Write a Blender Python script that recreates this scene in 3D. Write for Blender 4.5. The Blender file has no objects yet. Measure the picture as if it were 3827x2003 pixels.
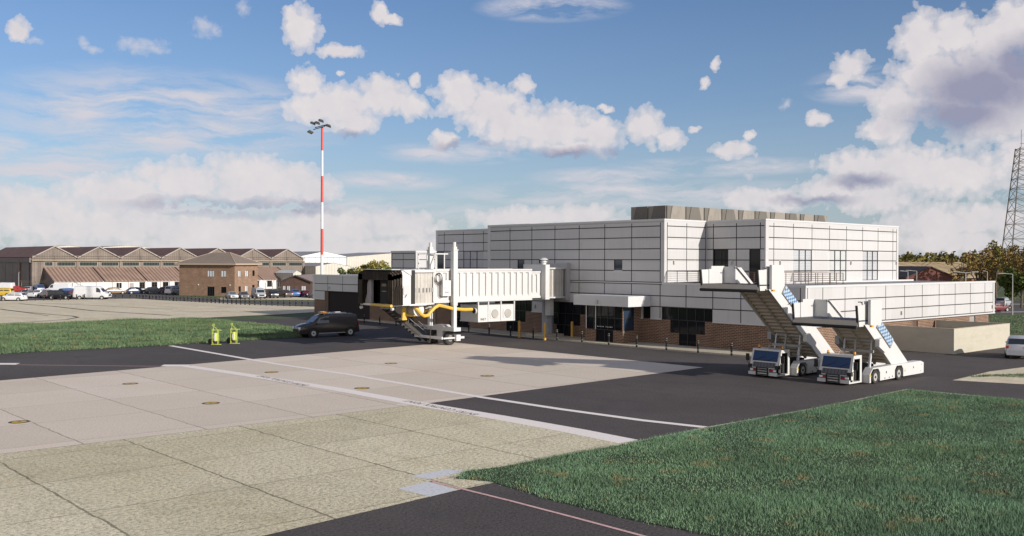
import bpy, math, random
import numpy as np
from mathutils import Vector, Matrix
rnd = random.Random(7)
PI = math.pi
C = bpy.context.scene.collection
# ---------------------------------------------------------------- camera model
# world axes follow the airport grid: +X away to the right along the sunlit gable walls,
# +Y away to the left along the long shaded terminal front, origin at the terminal's near corner.
F, CX, CY, CAMZ = 3632.0, 1913.5, 1001.5, 8.0
CAM = np.array([-73.4676, -44.6112, CAMZ])
TH = math.radians(48.085)                      # heading of the view, measured from +X... see axes
def _axes():
    roll, pitch = math.radians(0.196), math.atan((CY-978.0)/F)
    r = np.array([1., 0, 0]); f = np.array([0, math.cos(pitch), -math.sin(pitch)]); u = np.cross(r, f)
    c, s = math.cos(roll), math.sin(roll)
    r, u = c*r+s*u, c*u-s*r
    a = math.radians(41.915)                   # the terminal front runs 41.9 degrees left of the view
    eY = np.array([-math.sin(a), math.cos(a), 0]); eX = np.array([math.cos(a), math.sin(a), 0])
    M = np.array([eX, eY, [0, 0, 1.]])
    return M@r, M@f, M@u
AR, AF, AU = _axes()
def ray(px, py): return (px-CX)/F*AR + AF - (py-CY)/F*AU
def G(px, py, z=0.0):
    d = ray(px, py); return CAM + d*((z-CAMZ)/d[2])
def at(px, py, D):
    d = ray(px, py); return CAM + d*D
def proj(p):
    p = np.asarray(p, float)-CAM; y = p@AF
    return CX+F*(p@AR)/y, CY-F*(p@AU)/y
def zat(p, py):
    "height above a ground point p at which it shows at image row py"
    a = proj((p[0], p[1], 0))[1]; b = proj((p[0], p[1], 10))[1]
    return 10*(py-a)/(b-a)
def run(p, d, px):
    "how far to go from p along d until image column px"
    p = np.array(p, float); d = np.array(d, float); k = (px-CX)/F
    q = p-CAM
    return (k*(q@AF)-(q@AR))/((d@AR)-k*(d@AF))
def g2(px, py): q = G(px, py); return (q[0], q[1])

# ---------------------------------------------------------------- materials
MATS = {}
def mat(name, col, rough=0.6, var=0.0, scale=1.0, col2=None, bump=0.0, bscale=40.0, metal=0.0, stretch=None, spec=0.5, detail=5.0, island=0.0):
    if name in MATS: return MATS[name]
    m = bpy.data.materials.new(name); m.use_nodes = True; MATS[name] = m
    nt = m.node_tree; b = nt.nodes['Principled BSDF']
    b.inputs['Roughness'].default_value = rough; b.inputs['Metallic'].default_value = metal
    b.inputs['Specular IOR Level'].default_value = spec
    b.inputs['Base Color'].default_value = (*col, 1)
    tc = nt.nodes.new('ShaderNodeTexCoord'); src = tc.outputs['Object']
    if stretch:
        mp = nt.nodes.new('ShaderNodeMapping'); mp.inputs['Scale'].default_value = stretch
        nt.links.new(src, mp.inputs['Vector']); src = mp.outputs['Vector']
    last = None
    if var > 0 or col2:
        n = nt.nodes.new('ShaderNodeTexNoise'); n.inputs['Scale'].default_value = scale; n.inputs['Detail'].default_value = detail
        n.inputs['Roughness'].default_value = 0.62
        nt.links.new(src, n.inputs['Vector'])
        r = nt.nodes.new('ShaderNodeValToRGB')
        r.color_ramp.elements[0].position = 0.3; r.color_ramp.elements[1].position = 0.7
        c2 = col2 or tuple(min(1, c*(1+var)) for c in col)
        c1 = col if col2 else tuple(c*(1-var) for c in col)
        r.color_ramp.elements[0].color = (*c1, 1); r.color_ramp.elements[1].color = (*c2, 1)
        nt.links.new(n.outputs['Fac'], r.inputs['Fac']); last = r.outputs['Color']
    if island > 0:
        ge = nt.nodes.new('ShaderNodeNewGeometry'); hv = nt.nodes.new('ShaderNodeHueSaturation')
        mr = nt.nodes.new('ShaderNodeMapRange'); mr.inputs['To Min'].default_value = 1-island; mr.inputs['To Max'].default_value = 1+island
        nt.links.new(ge.outputs['Random Per Island'], mr.inputs['Value']); nt.links.new(mr.outputs['Result'], hv.inputs['Value'])
        if last: nt.links.new(last, hv.inputs['Color'])
        else: hv.inputs['Color'].default_value = (*col, 1)
        last = hv.outputs['Color']
    if last: nt.links.new(last, b.inputs['Base Color'])
    if bump > 0:
        n2 = nt.nodes.new('ShaderNodeTexNoise'); n2.inputs['Scale'].default_value = bscale; n2.inputs['Detail'].default_value = 4
        nt.links.new(tc.outputs['Object'], n2.inputs['Vector'])
        bp = nt.nodes.new('ShaderNodeBump'); bp.inputs['Strength'].default_value = bump; bp.inputs['Distance'].default_value = 0.05
        nt.links.new(n2.outputs['Fac'], bp.inputs['Height']); nt.links.new(bp.outputs['Normal'], b.inputs['Normal'])
    return m

def N(nt, t, **k):
    n = nt.nodes.new(t)
    for a, v in k.items():
        if a in n.inputs.keys() if hasattr(n.inputs, 'keys') else False: n.inputs[a].default_value = v
        else: setattr(n, a, v)
    return n
def mth(nt, op, a, b=None, c=None, clamp=False):
    n = nt.nodes.new('ShaderNodeMath'); n.operation = op; n.use_clamp = clamp
    for i, x in enumerate((a, b, c)):
        if x is None: continue
        if isinstance(x, (int, float)): n.inputs[i].default_value = x
        else: nt.links.new(x, n.inputs[i])
    return n.outputs[0]
def mixc(nt, f, a, b, mode='MIX'):
    n = nt.nodes.new('ShaderNodeMix'); n.data_type = 'RGBA'; n.blend_type = mode
    for s, x in ((0, f), (6, a), (7, b)):
        if isinstance(x, (int, float)): n.inputs[s].default_value = x
        elif isinstance(x, tuple): n.inputs[s].default_value = (*x, 1) if len(x) == 3 else x
        else: nt.links.new(x, n.inputs[s])
    return n.outputs[2]
def noise(nt, vec, scale, detail=5, rough=0.6, dist=0.0):
    n = nt.nodes.new('ShaderNodeTexNoise'); n.inputs['Scale'].default_value = scale; n.inputs['Detail'].default_value = detail
    n.inputs['Roughness'].default_value = rough; n.inputs['Distortion'].default_value = dist
    nt.links.new(vec, n.inputs['Vector']); return n.outputs['Fac']
def ramp(nt, f, stops):
    r = nt.nodes.new('ShaderNodeValToRGB'); e = r.color_ramp.elements
    while len(e) < len(stops): e.new(0.5)
    for el, (p, c) in zip(e, stops):
        el.position = p; el.color = (*c, 1) if isinstance(c, tuple) else (c, c, c, 1)
    nt.links.new(f, r.inputs['Fac']); return r.outputs['Color']
def newmat(name):
    m = bpy.data.materials.new(name); m.use_nodes = True; MATS[name] = m
    return m, m.node_tree, m.node_tree.nodes['Principled BSDF']
def bumpn(nt, h, strength, dist):
    b = nt.nodes.new('ShaderNodeBump'); b.inputs['Strength'].default_value = strength; b.inputs['Distance'].default_value = dist
    nt.links.new(h, b.inputs['Height']); return b.outputs['Normal']

def ground_mat(name, c1, c2, speck, grain_scale, joints=None, jcol=(0.1, 0.09, 0.08), bstr=0.4, rough=0.9, stain=None, bd=0.02, wob=0.12, mottle=(0.75, 1.2), patch=None):
    m, nt, b = newmat(name); tc = nt.nodes.new('ShaderNodeTexCoord'); v = tc.outputs['Object']
    big = noise(nt, v, 0.09, 6, 0.65, 0.4); col = mixc(nt, ramp(nt, big, [(0.33, 0.0), (0.67, 1.0)]), c1, c2)
    mp = nt.nodes.new('ShaderNodeMapping'); mp.inputs['Scale'].default_value = (0.5, 0.12, 1); nt.links.new(v, mp.inputs['Vector'])
    st = noise(nt, mp.outputs['Vector'], 0.9, 6, 0.7)
    col = mixc(nt, 1.0, col, ramp(nt, st, [(0.3, (mottle[0]+.08,)*3), (0.7, (mottle[1]-.08,)*3)]), 'MULTIPLY')
    gr = noise(nt, v, grain_scale, 3, 0.75)
    col = mixc(nt, 1.0, col, ramp(nt, gr, [(0.28, (1-speck,)*3), (0.5, (1.0,)*3), (0.72, (1+speck*0.5,)*3)]), 'MULTIPLY')
    if stain:
        s2 = noise(nt, v, 0.35, 7, 0.7, 1.2)
        col = mixc(nt, mth(nt, 'MULTIPLY', ramp(nt, s2, [(0.52, 0.0), (0.75, 1.0)]), 0.5), col, stain)
    hgt = gr
    if patch:
        # a later, smoother patch reinstated in part of the slab
        pn = noise(nt, v, patch, 4, 0.6, 0.5)
        col = mixc(nt, mth(nt, 'MULTIPLY', ramp(nt, pn, [(0.5, 0.0), (0.56, 1.0)]), 0.18), col, (0.3, 0.29, 0.27))
    if joints:
        (ox, px_), (oy, py_), w = joints
        sx = nt.nodes.new('ShaderNodeSeparateXYZ'); nt.links.new(v, sx.inputs[0])
        wb = mth(nt, 'MULTIPLY', mth(nt, 'SUBTRACT', noise(nt, v, 0.8, 3), 0.5), wob)
        def line(comp, o, p, ww):
            t = mth(nt, 'ADD', mth(nt, 'DIVIDE', mth(nt, 'SUBTRACT', mth(nt, 'ADD', comp, wb), o), p), 0.5)
            d = mth(nt, 'MULTIPLY', mth(nt, 'ABSOLUTE', mth(nt, 'SUBTRACT', mth(nt, 'FRACT', t), 0.5)), p)
            return mth(nt, 'LESS_THAN', d, ww)
        j = mth(nt, 'MAXIMUM', line(sx.outputs[0], ox, px_, w), mth(nt, 'MULTIPLY', line(sx.outputs[1], oy, py_, w*0.75), 0.8))
        cell = nt.nodes.new('ShaderNodeCombineXYZ')
        for k, (o_, p_) in enumerate(((ox, px_), (oy, py_))): nt.links.new(mth(nt, 'FLOOR', mth(nt, 'DIVIDE', mth(nt, 'SUBTRACT', sx.outputs[k], o_), p_)), cell.inputs[k])
        wn = nt.nodes.new('ShaderNodeTexWhiteNoise'); nt.links.new(cell.outputs[0], wn.inputs['Vector'])
        col = mixc(nt, 1.0, col, ramp(nt, wn.outputs['Value'], [(0.0, (0.92, 0.915, 0.90)), (1.0, (1.05, 1.05, 1.06))]), 'MULTIPLY')
        jn = mth(nt, 'MULTIPLY', j, mth(nt, 'MULTIPLY_ADD', noise(nt, v, 1.7, 3), 0.9, 0.25), None, True)
        col = mixc(nt, jn, col, jcol)
    nt.links.new(col, b.inputs['Base Color']); b.inputs['Roughness'].default_value = rough; b.inputs['Specular IOR Level'].default_value = 0.25
    nt.links.new(bumpn(nt, hgt, bstr, bd), b.inputs['Normal'])
    return m

def brick_mat(name, c1, c2, mortar, bw=0.44, bh=0.14, ms=0.02):
    m, nt, b = newmat(name); uv = nt.nodes.new('ShaderNodeTexCoord').outputs['UV']
    br = nt.nodes.new('ShaderNodeTexBrick'); br.inputs['Scale'].default_value = 1.0
    br.inputs['Brick Width'].default_value = bw; br.inputs['Row Height'].default_value = bh; br.inputs['Mortar Size'].default_value = ms
    br.inputs['Color1'].default_value = (*c1, 1); br.inputs['Color2'].default_value = (*c2, 1); br.inputs['Mortar'].default_value = (*mortar, 1)
    br.inputs['Mortar Smooth'].default_value = 0.1
    nt.links.new(uv, br.inputs['Vector'])
    n = noise(nt, uv, 0.8, 5); col = mixc(nt, 1.0, br.outputs['Color'], ramp(nt, n, [(0.3, (0.82,)*3), (0.7, (1.15,)*3)]), 'MULTIPLY')
    nt.links.new(col, b.inputs['Base Color']); b.inputs['Roughness'].default_value = 0.9
    inv = mth(nt, 'SUBTRACT', 1.0, br.outputs['Fac'])
    nt.links.new(bumpn(nt, inv, 0.5, 0.01), b.inputs['Normal'])
    return m

def streak_mat(name, col, dark, amount=0.25, rough=0.45, metal=0.0, hs=3.0, vs=0.25, spec=0.5, panel=None):
    "painted sheet with faint rain streaks and blotches"
    m, nt, b = newmat(name); v = nt.nodes.new('ShaderNodeTexCoord').outputs['Object']
    mp = nt.nodes.new('ShaderNodeMapping'); mp.inputs['Scale'].default_value = (hs, hs, vs); nt.links.new(v, mp.inputs['Vector'])
    s = noise(nt, mp.outputs['Vector'], 1.0, 6, 0.7); bl = noise(nt, v, 0.45, 6, 0.65)
    f = mth(nt, 'MULTIPLY', mth(nt, 'MULTIPLY', ramp(nt, s, [(0.42, 0.0), (0.8, 1.0)]), ramp(nt, bl, [(0.35, 0.15), (0.7, 1.0)])), amount, None, True)
    out = mixc(nt, f, col, dark)
    if panel:      # each sheet a slightly different shade
        sx = nt.nodes.new('ShaderNodeSeparateXYZ'); nt.links.new(v, sx.inputs[0]); cell = nt.nodes.new('ShaderNodeCombineXYZ')
        nt.links.new(mth(nt, 'FLOOR', mth(nt, 'DIVIDE', mth(nt, 'ADD', mth(nt, 'ADD', sx.outputs[0], sx.outputs[1]), 2.93), panel[0])), cell.inputs[0]); nt.links.new(mth(nt, 'FLOOR', mth(nt, 'DIVIDE', mth(nt, 'SUBTRACT', sx.outputs[2], 0.53), panel[1])), cell.inputs[1])
        wn = nt.nodes.new('ShaderNodeTexWhiteNoise'); nt.links.new(cell.outputs[0], wn.inputs['Vector'])
        out = mixc(nt, 1.0, out, ramp(nt, wn.outputs['Value'], [(0.0, (0.95, 0.945, 0.94)), (1.0, (1.03, 1.03, 1.03))]), 'MULTIPLY')
    nt.links.new(out, b.inputs['Base Color'])
    b.inputs['Roughness'].default_value = rough; b.inputs['Metallic'].default_value = metal; b.inputs['Specular IOR Level'].default_value = spec
    return m
def rib_mat(name, c1, c2, period, axis=0, rough=0.6, uvspace=False, duty=0.5, bs=0.4, blot=0.2):
    "profiled sheet: ribs across one axis"
    m, nt, b = newmat(name); tc = nt.nodes.new('ShaderNodeTexCoord'); v = tc.outputs['UV' if uvspace else 'Object']
    sx = nt.nodes.new('ShaderNodeSeparateXYZ'); nt.links.new(v, sx.inputs[0])
    t = mth(nt, 'FRACT', mth(nt, 'DIVIDE', sx.outputs[axis], period))
    tri = mth(nt, 'ABSOLUTE', mth(nt, 'SUBTRACT', t, 0.5))
    f = ramp(nt, tri, [(duty*0.5-0.06, 1.0), (duty*0.5+0.06, 0.0)])
    col = mixc(nt, f, c1, c2)
    n = noise(nt, tc.outputs['Object'], 0.3, 6, 0.7); col = mixc(nt, 1.0, col, ramp(nt, n, [(0.3, (1-blot,)*3), (0.7, (1+blot*0.6,)*3)]), 'MULTIPLY')
    nt.links.new(col, b.inputs['Base Color']); b.inputs['Roughness'].default_value = rough
    nt.links.new(bumpn(nt, f, bs, 0.03), b.inputs['Normal'])
    return m

# ---------------------------------------------------------------- mesh builder
class MB:
    def __init__(s): s.v = []; s.f = []; s.m = []; s.uv = []; s.sm = []
    def face(s, pts, mi=0, uv=None, sm=False):
        i = len(s.v); s.v += [tuple(map(float, p)) for p in pts]; s.f.append(tuple(range(i, i+len(pts))))
        s.m.append(mi); s.sm.append(sm)
        if uv is None:
            p0, p1, p2 = (Vector(pts[k]) for k in (0, 1, 2)); n = (p1-p0).cross(p2-p0)
            if abs(n.z) > max(abs(n.x), abs(n.y)): uv = [(p[0], p[1]) for p in pts]
            elif abs(n.x) > abs(n.y): uv = [(p[1], p[2]) for p in pts]
            else: uv = [(p[0], p[2]) for p in pts]
        s.uv += uv
    def box(s, x0, x1, y0, y1, z0, z1, mi=0, skip=''):
        if x0 > x1: x0, x1 = x1, x0
        if y0 > y1: y0, y1 = y1, y0
        if z0 > z1: z0, z1 = z1, z0
        P = lambda i, j, k: ((x0, x1)[i], (y0, y1)[j], (z0, z1)[k])
        for key, q in (('l', ((0,0,0),(0,0,1),(0,1,1),(0,1,0))), ('r', ((1,0,0),(1,1,0),(1,1,1),(1,0,1))), ('f', ((0,0,0),(1,0,0),(1,0,1),(0,0,1))),
                       ('k', ((0,1,0),(0,1,1),(1,1,1),(1,1,0))), ('b', ((0,0,0),(0,1,0),(1,1,0),(1,0,0))), ('t', ((0,0,1),(1,0,1),(1,1,1),(0,1,1)))):
            if key not in skip: s.face([P(*c) for c in q], mi)
        return s
    def prism(s, poly, axis, a0, a1, mi=0, caps=True):
        "poly in the two other axes, extruded along axis"
        def P(p, a):
            if axis == 'x': return (a, p[0], p[1])
            if axis == 'y': return (p[0], a, p[1])
            return (p[0], p[1], a)
        n = len(poly)
        for i in range(n):
            p, q = poly[i], poly[(i+1) % n]; s.face([P(p, a0), P(q, a0), P(q, a1), P(p, a1)], mi)
        if caps: s.face([P(p, a0) for p in reversed(poly)], mi); s.face([P(p, a1) for p in poly], mi)
        return s
    def ring(s, c, ax, r, n, ref=None):
        ax = Vector(ax).normalized(); ref = Vector((0, 0, 1)) if abs(ax.z) < 0.9 else Vector((1, 0, 0))
        a = ax.cross(ref).normalized(); b = ax.cross(a)
        return [Vector(c)+a*(r*math.cos(2*PI*k/n))+b*(r*math.sin(2*PI*k/n)) for k in range(n)]
    def cyl(s, p0, p1, r0, r1=None, n=12, mi=0, caps=True, sm=True):
        r1 = r0 if r1 is None else r1; ax = Vector(p1)-Vector(p0)
        A, B = s.ring(p0, ax, r0, n), s.ring(p1, ax, r1, n)
        for k in range(n):
            j = (k+1) % n; s.face([A[k], A[j], B[j], B[k]], mi, None, sm)
        if caps:
            if r0 > 0: s.face(list(reversed(A)), mi)
            if r1 > 0: s.face(B, mi)
        return s
    def tube(s, path, r, n=6, mi=0, sm=True):
        P = [Vector(p) for p in path]; R = []
        for i, p in enumerate(P):
            t = (P[min(i+1, len(P)-1)]-P[max(i-1, 0)])
            R.append(s.ring(p, t, r if not isinstance(r, (list, tuple)) else r[i], n))
        for i in range(len(P)-1):
            for k in range(n):
                j = (k+1) % n; s.face([R[i][k], R[i][j], R[i+1][j], R[i+1][k]], mi, None, sm)
        s.face(list(reversed(R[0])), mi); s.face(R[-1], mi)
        return s
    def bar(s, p0, p1, w, h=None, mi=0):
        "square bar between two points"
        h = h or w; a = Vector(p1)-Vector(p0); L = a.length; a.normalize()
        up = Vector((0, 0, 1)) if abs(a.z) < 0.95 else Vector((1, 0, 0))
        x = a.cross(up).normalized()*(w/2); y = x.cross(a).normalized()*(h/2)
        A = [Vector(p0)+i*x+j*y for i, j in ((-1,-1),(1,-1),(1,1),(-1,1))]; B = [Vector(p1)+i*x+j*y for i, j in ((-1,-1),(1,-1),(1,1),(-1,1))]
        for k in range(4):
            j = (k+1) % 4; s.face([A[k], A[j], B[j], B[k]], mi)
        s.face(list(reversed(A)), mi); s.face(B, mi); return s
    def ball(s, c, r, n=10, mi=0, sz=1.0):
        c = Vector(c); m = max(4, n//2)
        P = lambda i, j: c+Vector((r*math.sin(PI*i/m)*math.cos(2*PI*j/n), r*math.sin(PI*i/m)*math.sin(2*PI*j/n), r*sz*math.cos(PI*i/m)))
        for i in range(m):
            for j in range(n):
                q = [P(i, j), P(i+1, j), P(i+1, j+1), P(i, j+1)]
                if i == 0: q = [q[0], q[1], q[2]]
                elif i == m-1: q = [q[0], q[1], q[3]]
                s.face(q, mi, None, True)
        return s
    def build(s, name, mats, parent=None, loc=(0, 0, 0), rotz=0.0):
        me = bpy.data.meshes.new(name); me.from_pydata(s.v, [], s.f)
        for m in (mats if isinstance(mats, (list, tuple)) else [mats]): me.materials.append(m)
        me.polygons.foreach_set('material_index', s.m); me.polygons.foreach_set('use_smooth', s.sm)
        uvl = me.uv_layers.new(name='UVMap'); uvl.data.foreach_set('uv', [c for p in s.uv for c in p])
        me.update()
        if any(s.sm):
            import bmesh
            bm = bmesh.new(); bm.from_mesh(me); bmesh.ops.remove_doubles(bm, verts=bm.verts, dist=1e-4); bm.to_mesh(me); bm.free()
            for e in me.edges: pass
            try: me.set_sharp_from_angle(angle=math.radians(40))
            except Exception: pass
        o = bpy.data.objects.new(name, me); C.objects.link(o); o.location = loc; o.rotation_euler = (0, 0, rotz)
        if parent: o.parent = parent
        return o

def tag(o, label=None, cat=None, group=None, kind=None):
    if label: o['label'] = label
    if cat: o['category'] = cat
    if group: o['group'] = group
    if kind: o['kind'] = kind
    return o
def thing(name, label, cat, loc=(0, 0, 0), rotz=0.0, group=None):
    o = bpy.data.objects.new(name, None); C.objects.link(o); o.location = loc; o.rotation_euler = (0, 0, rotz)
    o.empty_display_size = 0.3
    return tag(o, label, cat, group)
def kids(o): return [c for c in bpy.data.objects if c.parent == o]
def dup(o, parent=None, loc=None, rotz=None, label=None):
    c = o.copy(); C.objects.link(c)
    if parent: c.parent = parent
    if loc is not None: c.location = loc
    if rotz is not None: c.rotation_euler = (0, 0, rotz)
    if label: c['label'] = label
    for k in kids(o): dup(k, c)
    return c
def sheet(name, pts, m, z, kind='structure', z0=None):
    "flat ground sheet from a list of ground points"
    b = MB(); P = [(p[0], p[1], z) for p in pts]; b.face(P, 0, [(p[0], p[1]) for p in P])
    o = b.build(name, m); o['kind'] = kind
    import bmesh
    bm = bmesh.new(); bm.from_mesh(o.data); bmesh.ops.triangulate(bm, faces=bm.faces); bmesh.ops.recalc_face_normals(bm, faces=bm.faces)
    for f in bm.faces:
        if f.normal.z < 0: f.normal_flip()
    bm.to_mesh(o.data); bm.free()
    return o
def strip(path, w):
    "polygon following a path with a width (one value or one per point)"
    L, R_ = [], []; n = len(path)
    for i, p in enumerate(path):
        a = Vector(path[max(i-1, 0)]).to_2d(); b = Vector(path[min(i+1, n-1)]).to_2d(); t = (b-a).normalized(); k = Vector((-t.y, t.x))
        ww = (w[i] if isinstance(w, (list, tuple)) else w)/2
        L.append(Vector(p).to_2d()+k*ww); R_.append(Vector(p).to_2d()-k*ww)
    return [tuple(x) for x in L]+[tuple(x) for x in reversed(R_)]
def text_mb(body, size, m, name, parent=None):
    cu = bpy.data.curves.new('lettering', 'FONT'); cu.body = body; cu.size = size; cu.align_x = 'CENTER'; cu.align_y = 'CENTER'; cu.extrude = 0.002
    t = bpy.data.objects.new('lettering', cu); C.objects.link(t)
    dg = bpy.context.evaluated_depsgraph_get(); me = bpy.data.meshes.new_from_object(t.evaluated_get(dg))
    bpy.data.objects.remove(t); me.materials.clear(); me.materials.append(m)
    o = bpy.data.objects.new(name, me); C.objects.link(o)
    if parent: o.parent = parent
    return o
# ---------------------------------------------------------------- camera, sun, sky
sc = bpy.context.scene
cam = bpy.data.cameras.new('camera'); co = bpy.data.objects.new('camera', cam); C.objects.link(co); sc.camera = co
cam.sensor_width = 36.0; cam.lens = 36.0*F/3827.0; cam.clip_start = 0.5; cam.clip_end = 20000
M = Matrix(((AR[0], AU[0], -AF[0], CAM[0]), (AR[1], AU[1], -AF[1], CAM[1]), (AR[2], AU[2], -AF[2], CAM[2]), (0, 0, 0, 1)))
co.matrix_world = M
SUN_EL, SUN_OFF = math.radians(19.0), math.radians(9.8)
SD = Vector((math.sin(SUN_OFF)*math.cos(SUN_EL), -math.cos(SUN_OFF)*math.cos(SUN_EL), math.sin(SUN_EL)))
sl = bpy.data.lights.new('sun', 'SUN'); so = bpy.data.objects.new('sun', sl); C.objects.link(so)
sl.energy = 3.8; sl.angle = math.radians(0.6); sl.color = (1.0, 0.945, 0.875)
so.rotation_euler = SD.to_track_quat('Z', 'Y').to_euler(); so.location = (0, -60, 60)
sc.view_settings.view_transform = 'Standard'; sc.view_settings.look = 'None'; sc.view_settings.exposure = 0.0; sc.view_settings.gamma = 1.0

W = bpy.data.worlds.new('World'); sc.world = W; W.use_nodes = True
nt = W.node_tree; bg = nt.nodes['Background']
sky = nt.nodes.new('ShaderNodeTexSky'); sky.sky_type = 'NISHITA'; sky.sun_disc = False
sky.sun_elevation = SUN_EL; sky.sun_rotation = math.atan2(SD.x, SD.y)
sky.altitude = 50; sky.air_density = 1.0; sky.dust_density = 0.6; sky.ozone_density = 2.0
tc = nt.nodes.new('ShaderNodeTexCoord'); dirv = tc.outputs['Generated']
rot = nt.nodes.new('ShaderNodeVectorRotate'); rot.rotation_type = 'Z_AXIS'; rot.inputs['Angle'].default_value = math.radians(41.915)
nt.links.new(dirv, rot.inputs['Vector'])
sx = nt.nodes.new('ShaderNodeSeparateXYZ'); nt.links.new(rot.outputs[0], sx.inputs[0])
az = mth(nt, 'ARCTAN2', sx.outputs[0], sx.outputs[1]); el = mth(nt, 'ARCSINE', sx.outputs[2])
cmb = nt.nodes.new('ShaderNodeCombineXYZ'); nt.links.new(az, cmb.inputs[0]); nt.links.new(el, cmb.inputs[1]); ae = cmb.outputs[0]
def sky_ae(x, y):
    px, py = x*1.48564, y*1.48564
    d = ray(px, py); d = d/np.linalg.norm(d)
    a = math.radians(41.915); r = (d[0]*math.cos(a)-d[1]*math.sin(a), d[0]*math.sin(a)+d[1]*math.cos(a))
    return math.atan2(r[0], r[1]), math.asin(d[2])
K = 1.48564/F
def vm(op, a, b=None):
    n = nt.nodes.new('ShaderNodeVectorMath'); n.operation = op
    for i, x in enumerate((a, b)):
        if x is None: continue
        if isinstance(x, tuple): n.inputs[i].default_value = x
        else: nt.links.new(x, n.inputs[i])
    return n
def warp(v, scale, amp, detail=4):
    n = nt.nodes.new('ShaderNodeTexNoise'); n.inputs['Scale'].default_value = scale; n.inputs['Detail'].default_value = detail; n.inputs['Roughness'].default_value = 0.6
    nt.links.new(v, n.inputs['Vector'])
    d = vm('SUBTRACT', n.outputs['Color'], (0.5, 0.5, 0.5)); d = vm('MULTIPLY', d.outputs[0], (amp, amp, 0)); return vm('ADD', v, d.outputs[0]).outputs[0]
def field(v, blobs):
    acc = None
    for (x, y, rx, ry) in blobs:
        a, e = sky_ae(x, y)
        rx, ry = rx*1.1, ry*1.1
        mp = nt.nodes.new('ShaderNodeMapping'); mp.inputs['Scale'].default_value = (1/(rx*K), 1/(ry*K), 0); mp.inputs['Location'].default_value = (-a/(rx*K), -e/(ry*K), 0)
        if acc is not None:      # evaluate the blobs one after the other (keeps the shader stack small)
            k = nt.nodes.new('ShaderNodeVectorMath'); k.operation = 'MULTIPLY_ADD'; nt.links.new(acc, k.inputs[0]); k.inputs[1].default_value = (1e-7, 0, 0); nt.links.new(v, k.inputs[2]); vv = k.outputs[0]
        else: vv = v
        nt.links.new(vv, mp.inputs['Vector']); l = vm('LENGTH', mp.outputs[0]).outputs['Value']
        acc = l if acc is None else mth(nt, 'MINIMUM', acc, l)
    return mth(nt, 'SUBTRACT', 1.0, acc)
wv = warp(ae, 60, 0.016, 4)
cum = [(758,72,44,58),(735,42,24,24),(855,126,55,17),(955,36,22,30),(988,50,28,15),(46,74,24,26),
 (770,210,42,46),(850,265,115,52),(965,240,72,56),(890,310,62,34),(1040,268,46,34),(778,270,62,34),(1044,202,15,17),(860,182,12,9),
 (1160,240,72,60),(1235,275,95,68),(1320,215,28,28),(1310,320,115,58),(1400,325,112,64),(1505,342,72,48),(1620,318,50,50),(1688,348,36,30),(1430,372,80,24),(1120,352,38,26),
 (1522,274,22,10),(1745,325,14,9),(1800,160,12,14),(1776,205,14,16),(1842,378,56,22),(1888,342,13,12),(2058,302,30,20),
 (2320,105,62,72),(2390,85,58,58),(2350,185,95,70),(2500,100,70,56),(2560,60,70,60),(2470,215,170,110),(2520,290,140,70),(2255,265,62,62),(2235,325,62,40),(2140,165,42,34),(2112,198,28,22),
 (2170,420,100,46),(2270,425,115,62),(2400,440,150,56),(2110,475,100,40),(2200,500,110,34),(2570,385,50,55),
 (1880,500,56,32),(1960,508,70,30),(2350,562,120,46),(2490,550,110,40),(2400,610,150,34),
 (470,455,130,50),(625,452,140,64),(730,460,85,56),(795,480,62,42),(300,485,140,44),(385,435,45,30),
 (40,530,170,52),(250,570,280,40),(560,585,300,46),(830,575,180,50),(1010,570,110,40),(1300,548,130,30),(1440,545,130,28),(700,622,560,30),(1250,610,300,28)]
D = field(wv, cum)
def billow(scale):
    v = nt.nodes.new('ShaderNodeTexVoronoi'); v.voronoi_dimensions = '2D'; v.feature = 'F1'; v.inputs['Scale'].default_value = scale
    nt.links.new(wv, v.inputs['Vector']); return mth(nt, 'SUBTRACT', 0.45, v.outputs['Distance'])
fb = noise(nt, ae, 95, 8, 0.6); fb2 = noise(nt, ae, 20, 5, 0.55); b1 = billow(48); b2 = billow(120)
puff = mth(nt, 'ADD', mth(nt, 'MULTIPLY', b1, 0.3), mth(nt, 'MULTIPLY', b2, 0.26))
Dn = mth(nt, 'ADD', mth(nt, 'ADD', D, puff), mth(nt, 'MULTIPLY', mth(nt, 'SUBTRACT', fb, 0.5), 0.7))
alpha = ramp(nt, Dn, [(-0.12, 0.0), (0.08, 0.4), (0.5, 1.0)])
# faint cumulus scraps and thin streaked cirrus
mpc = nt.nodes.new('ShaderNodeMapping'); mpc.inputs['Scale'].default_value = (7, 48, 1); mpc.inputs['Rotation'].default_value = (0, 0, 0.06); nt.links.new(warp(ae, 12, 0.03, 5), mpc.inputs['Vector'])
ci = noise(nt, mpc.outputs[0], 1.6, 7, 0.62, 0.3)
zone = field(ae, [(430,295,420,120),(90,410,280,90),(980,455,170,28),(1520,445,190,26),(1390,20,190,34),(2190,215,150,45),(600,520,700,45),(1600,490,500,40),(1150,385,200,30),(1800,420,280,26)])
zone = ramp(nt, zone, [(0.0, 0.0), (0.6, 1.0)])
cia = mth(nt, 'MULTIPLY', ramp(nt, ci, [(0.36, 0.0), (0.62, 1.0)]), mth(nt, 'MULTIPLY', zone, 0.95))
scr = field(wv, [(350,112,58,20),(385,122,40,14),(512,68,30,22),(535,78,22,16),(612,22,14,26),(215,105,16,14),(240,122,14,12),(85,100,22,10),(1885,440,22,14),(1975,262,16,12)])
scr = mth(nt, 'MULTIPLY', ramp(nt, mth(nt, 'ADD', scr, mth(nt, 'MULTIPLY', mth(nt, 'SUBTRACT', fb, 0.5), 2.2)), [(0.0, 0.0), (0.9, 1.0)]), 0.6)
cia = mth(nt, 'MAXIMUM', cia, scr)
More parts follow.
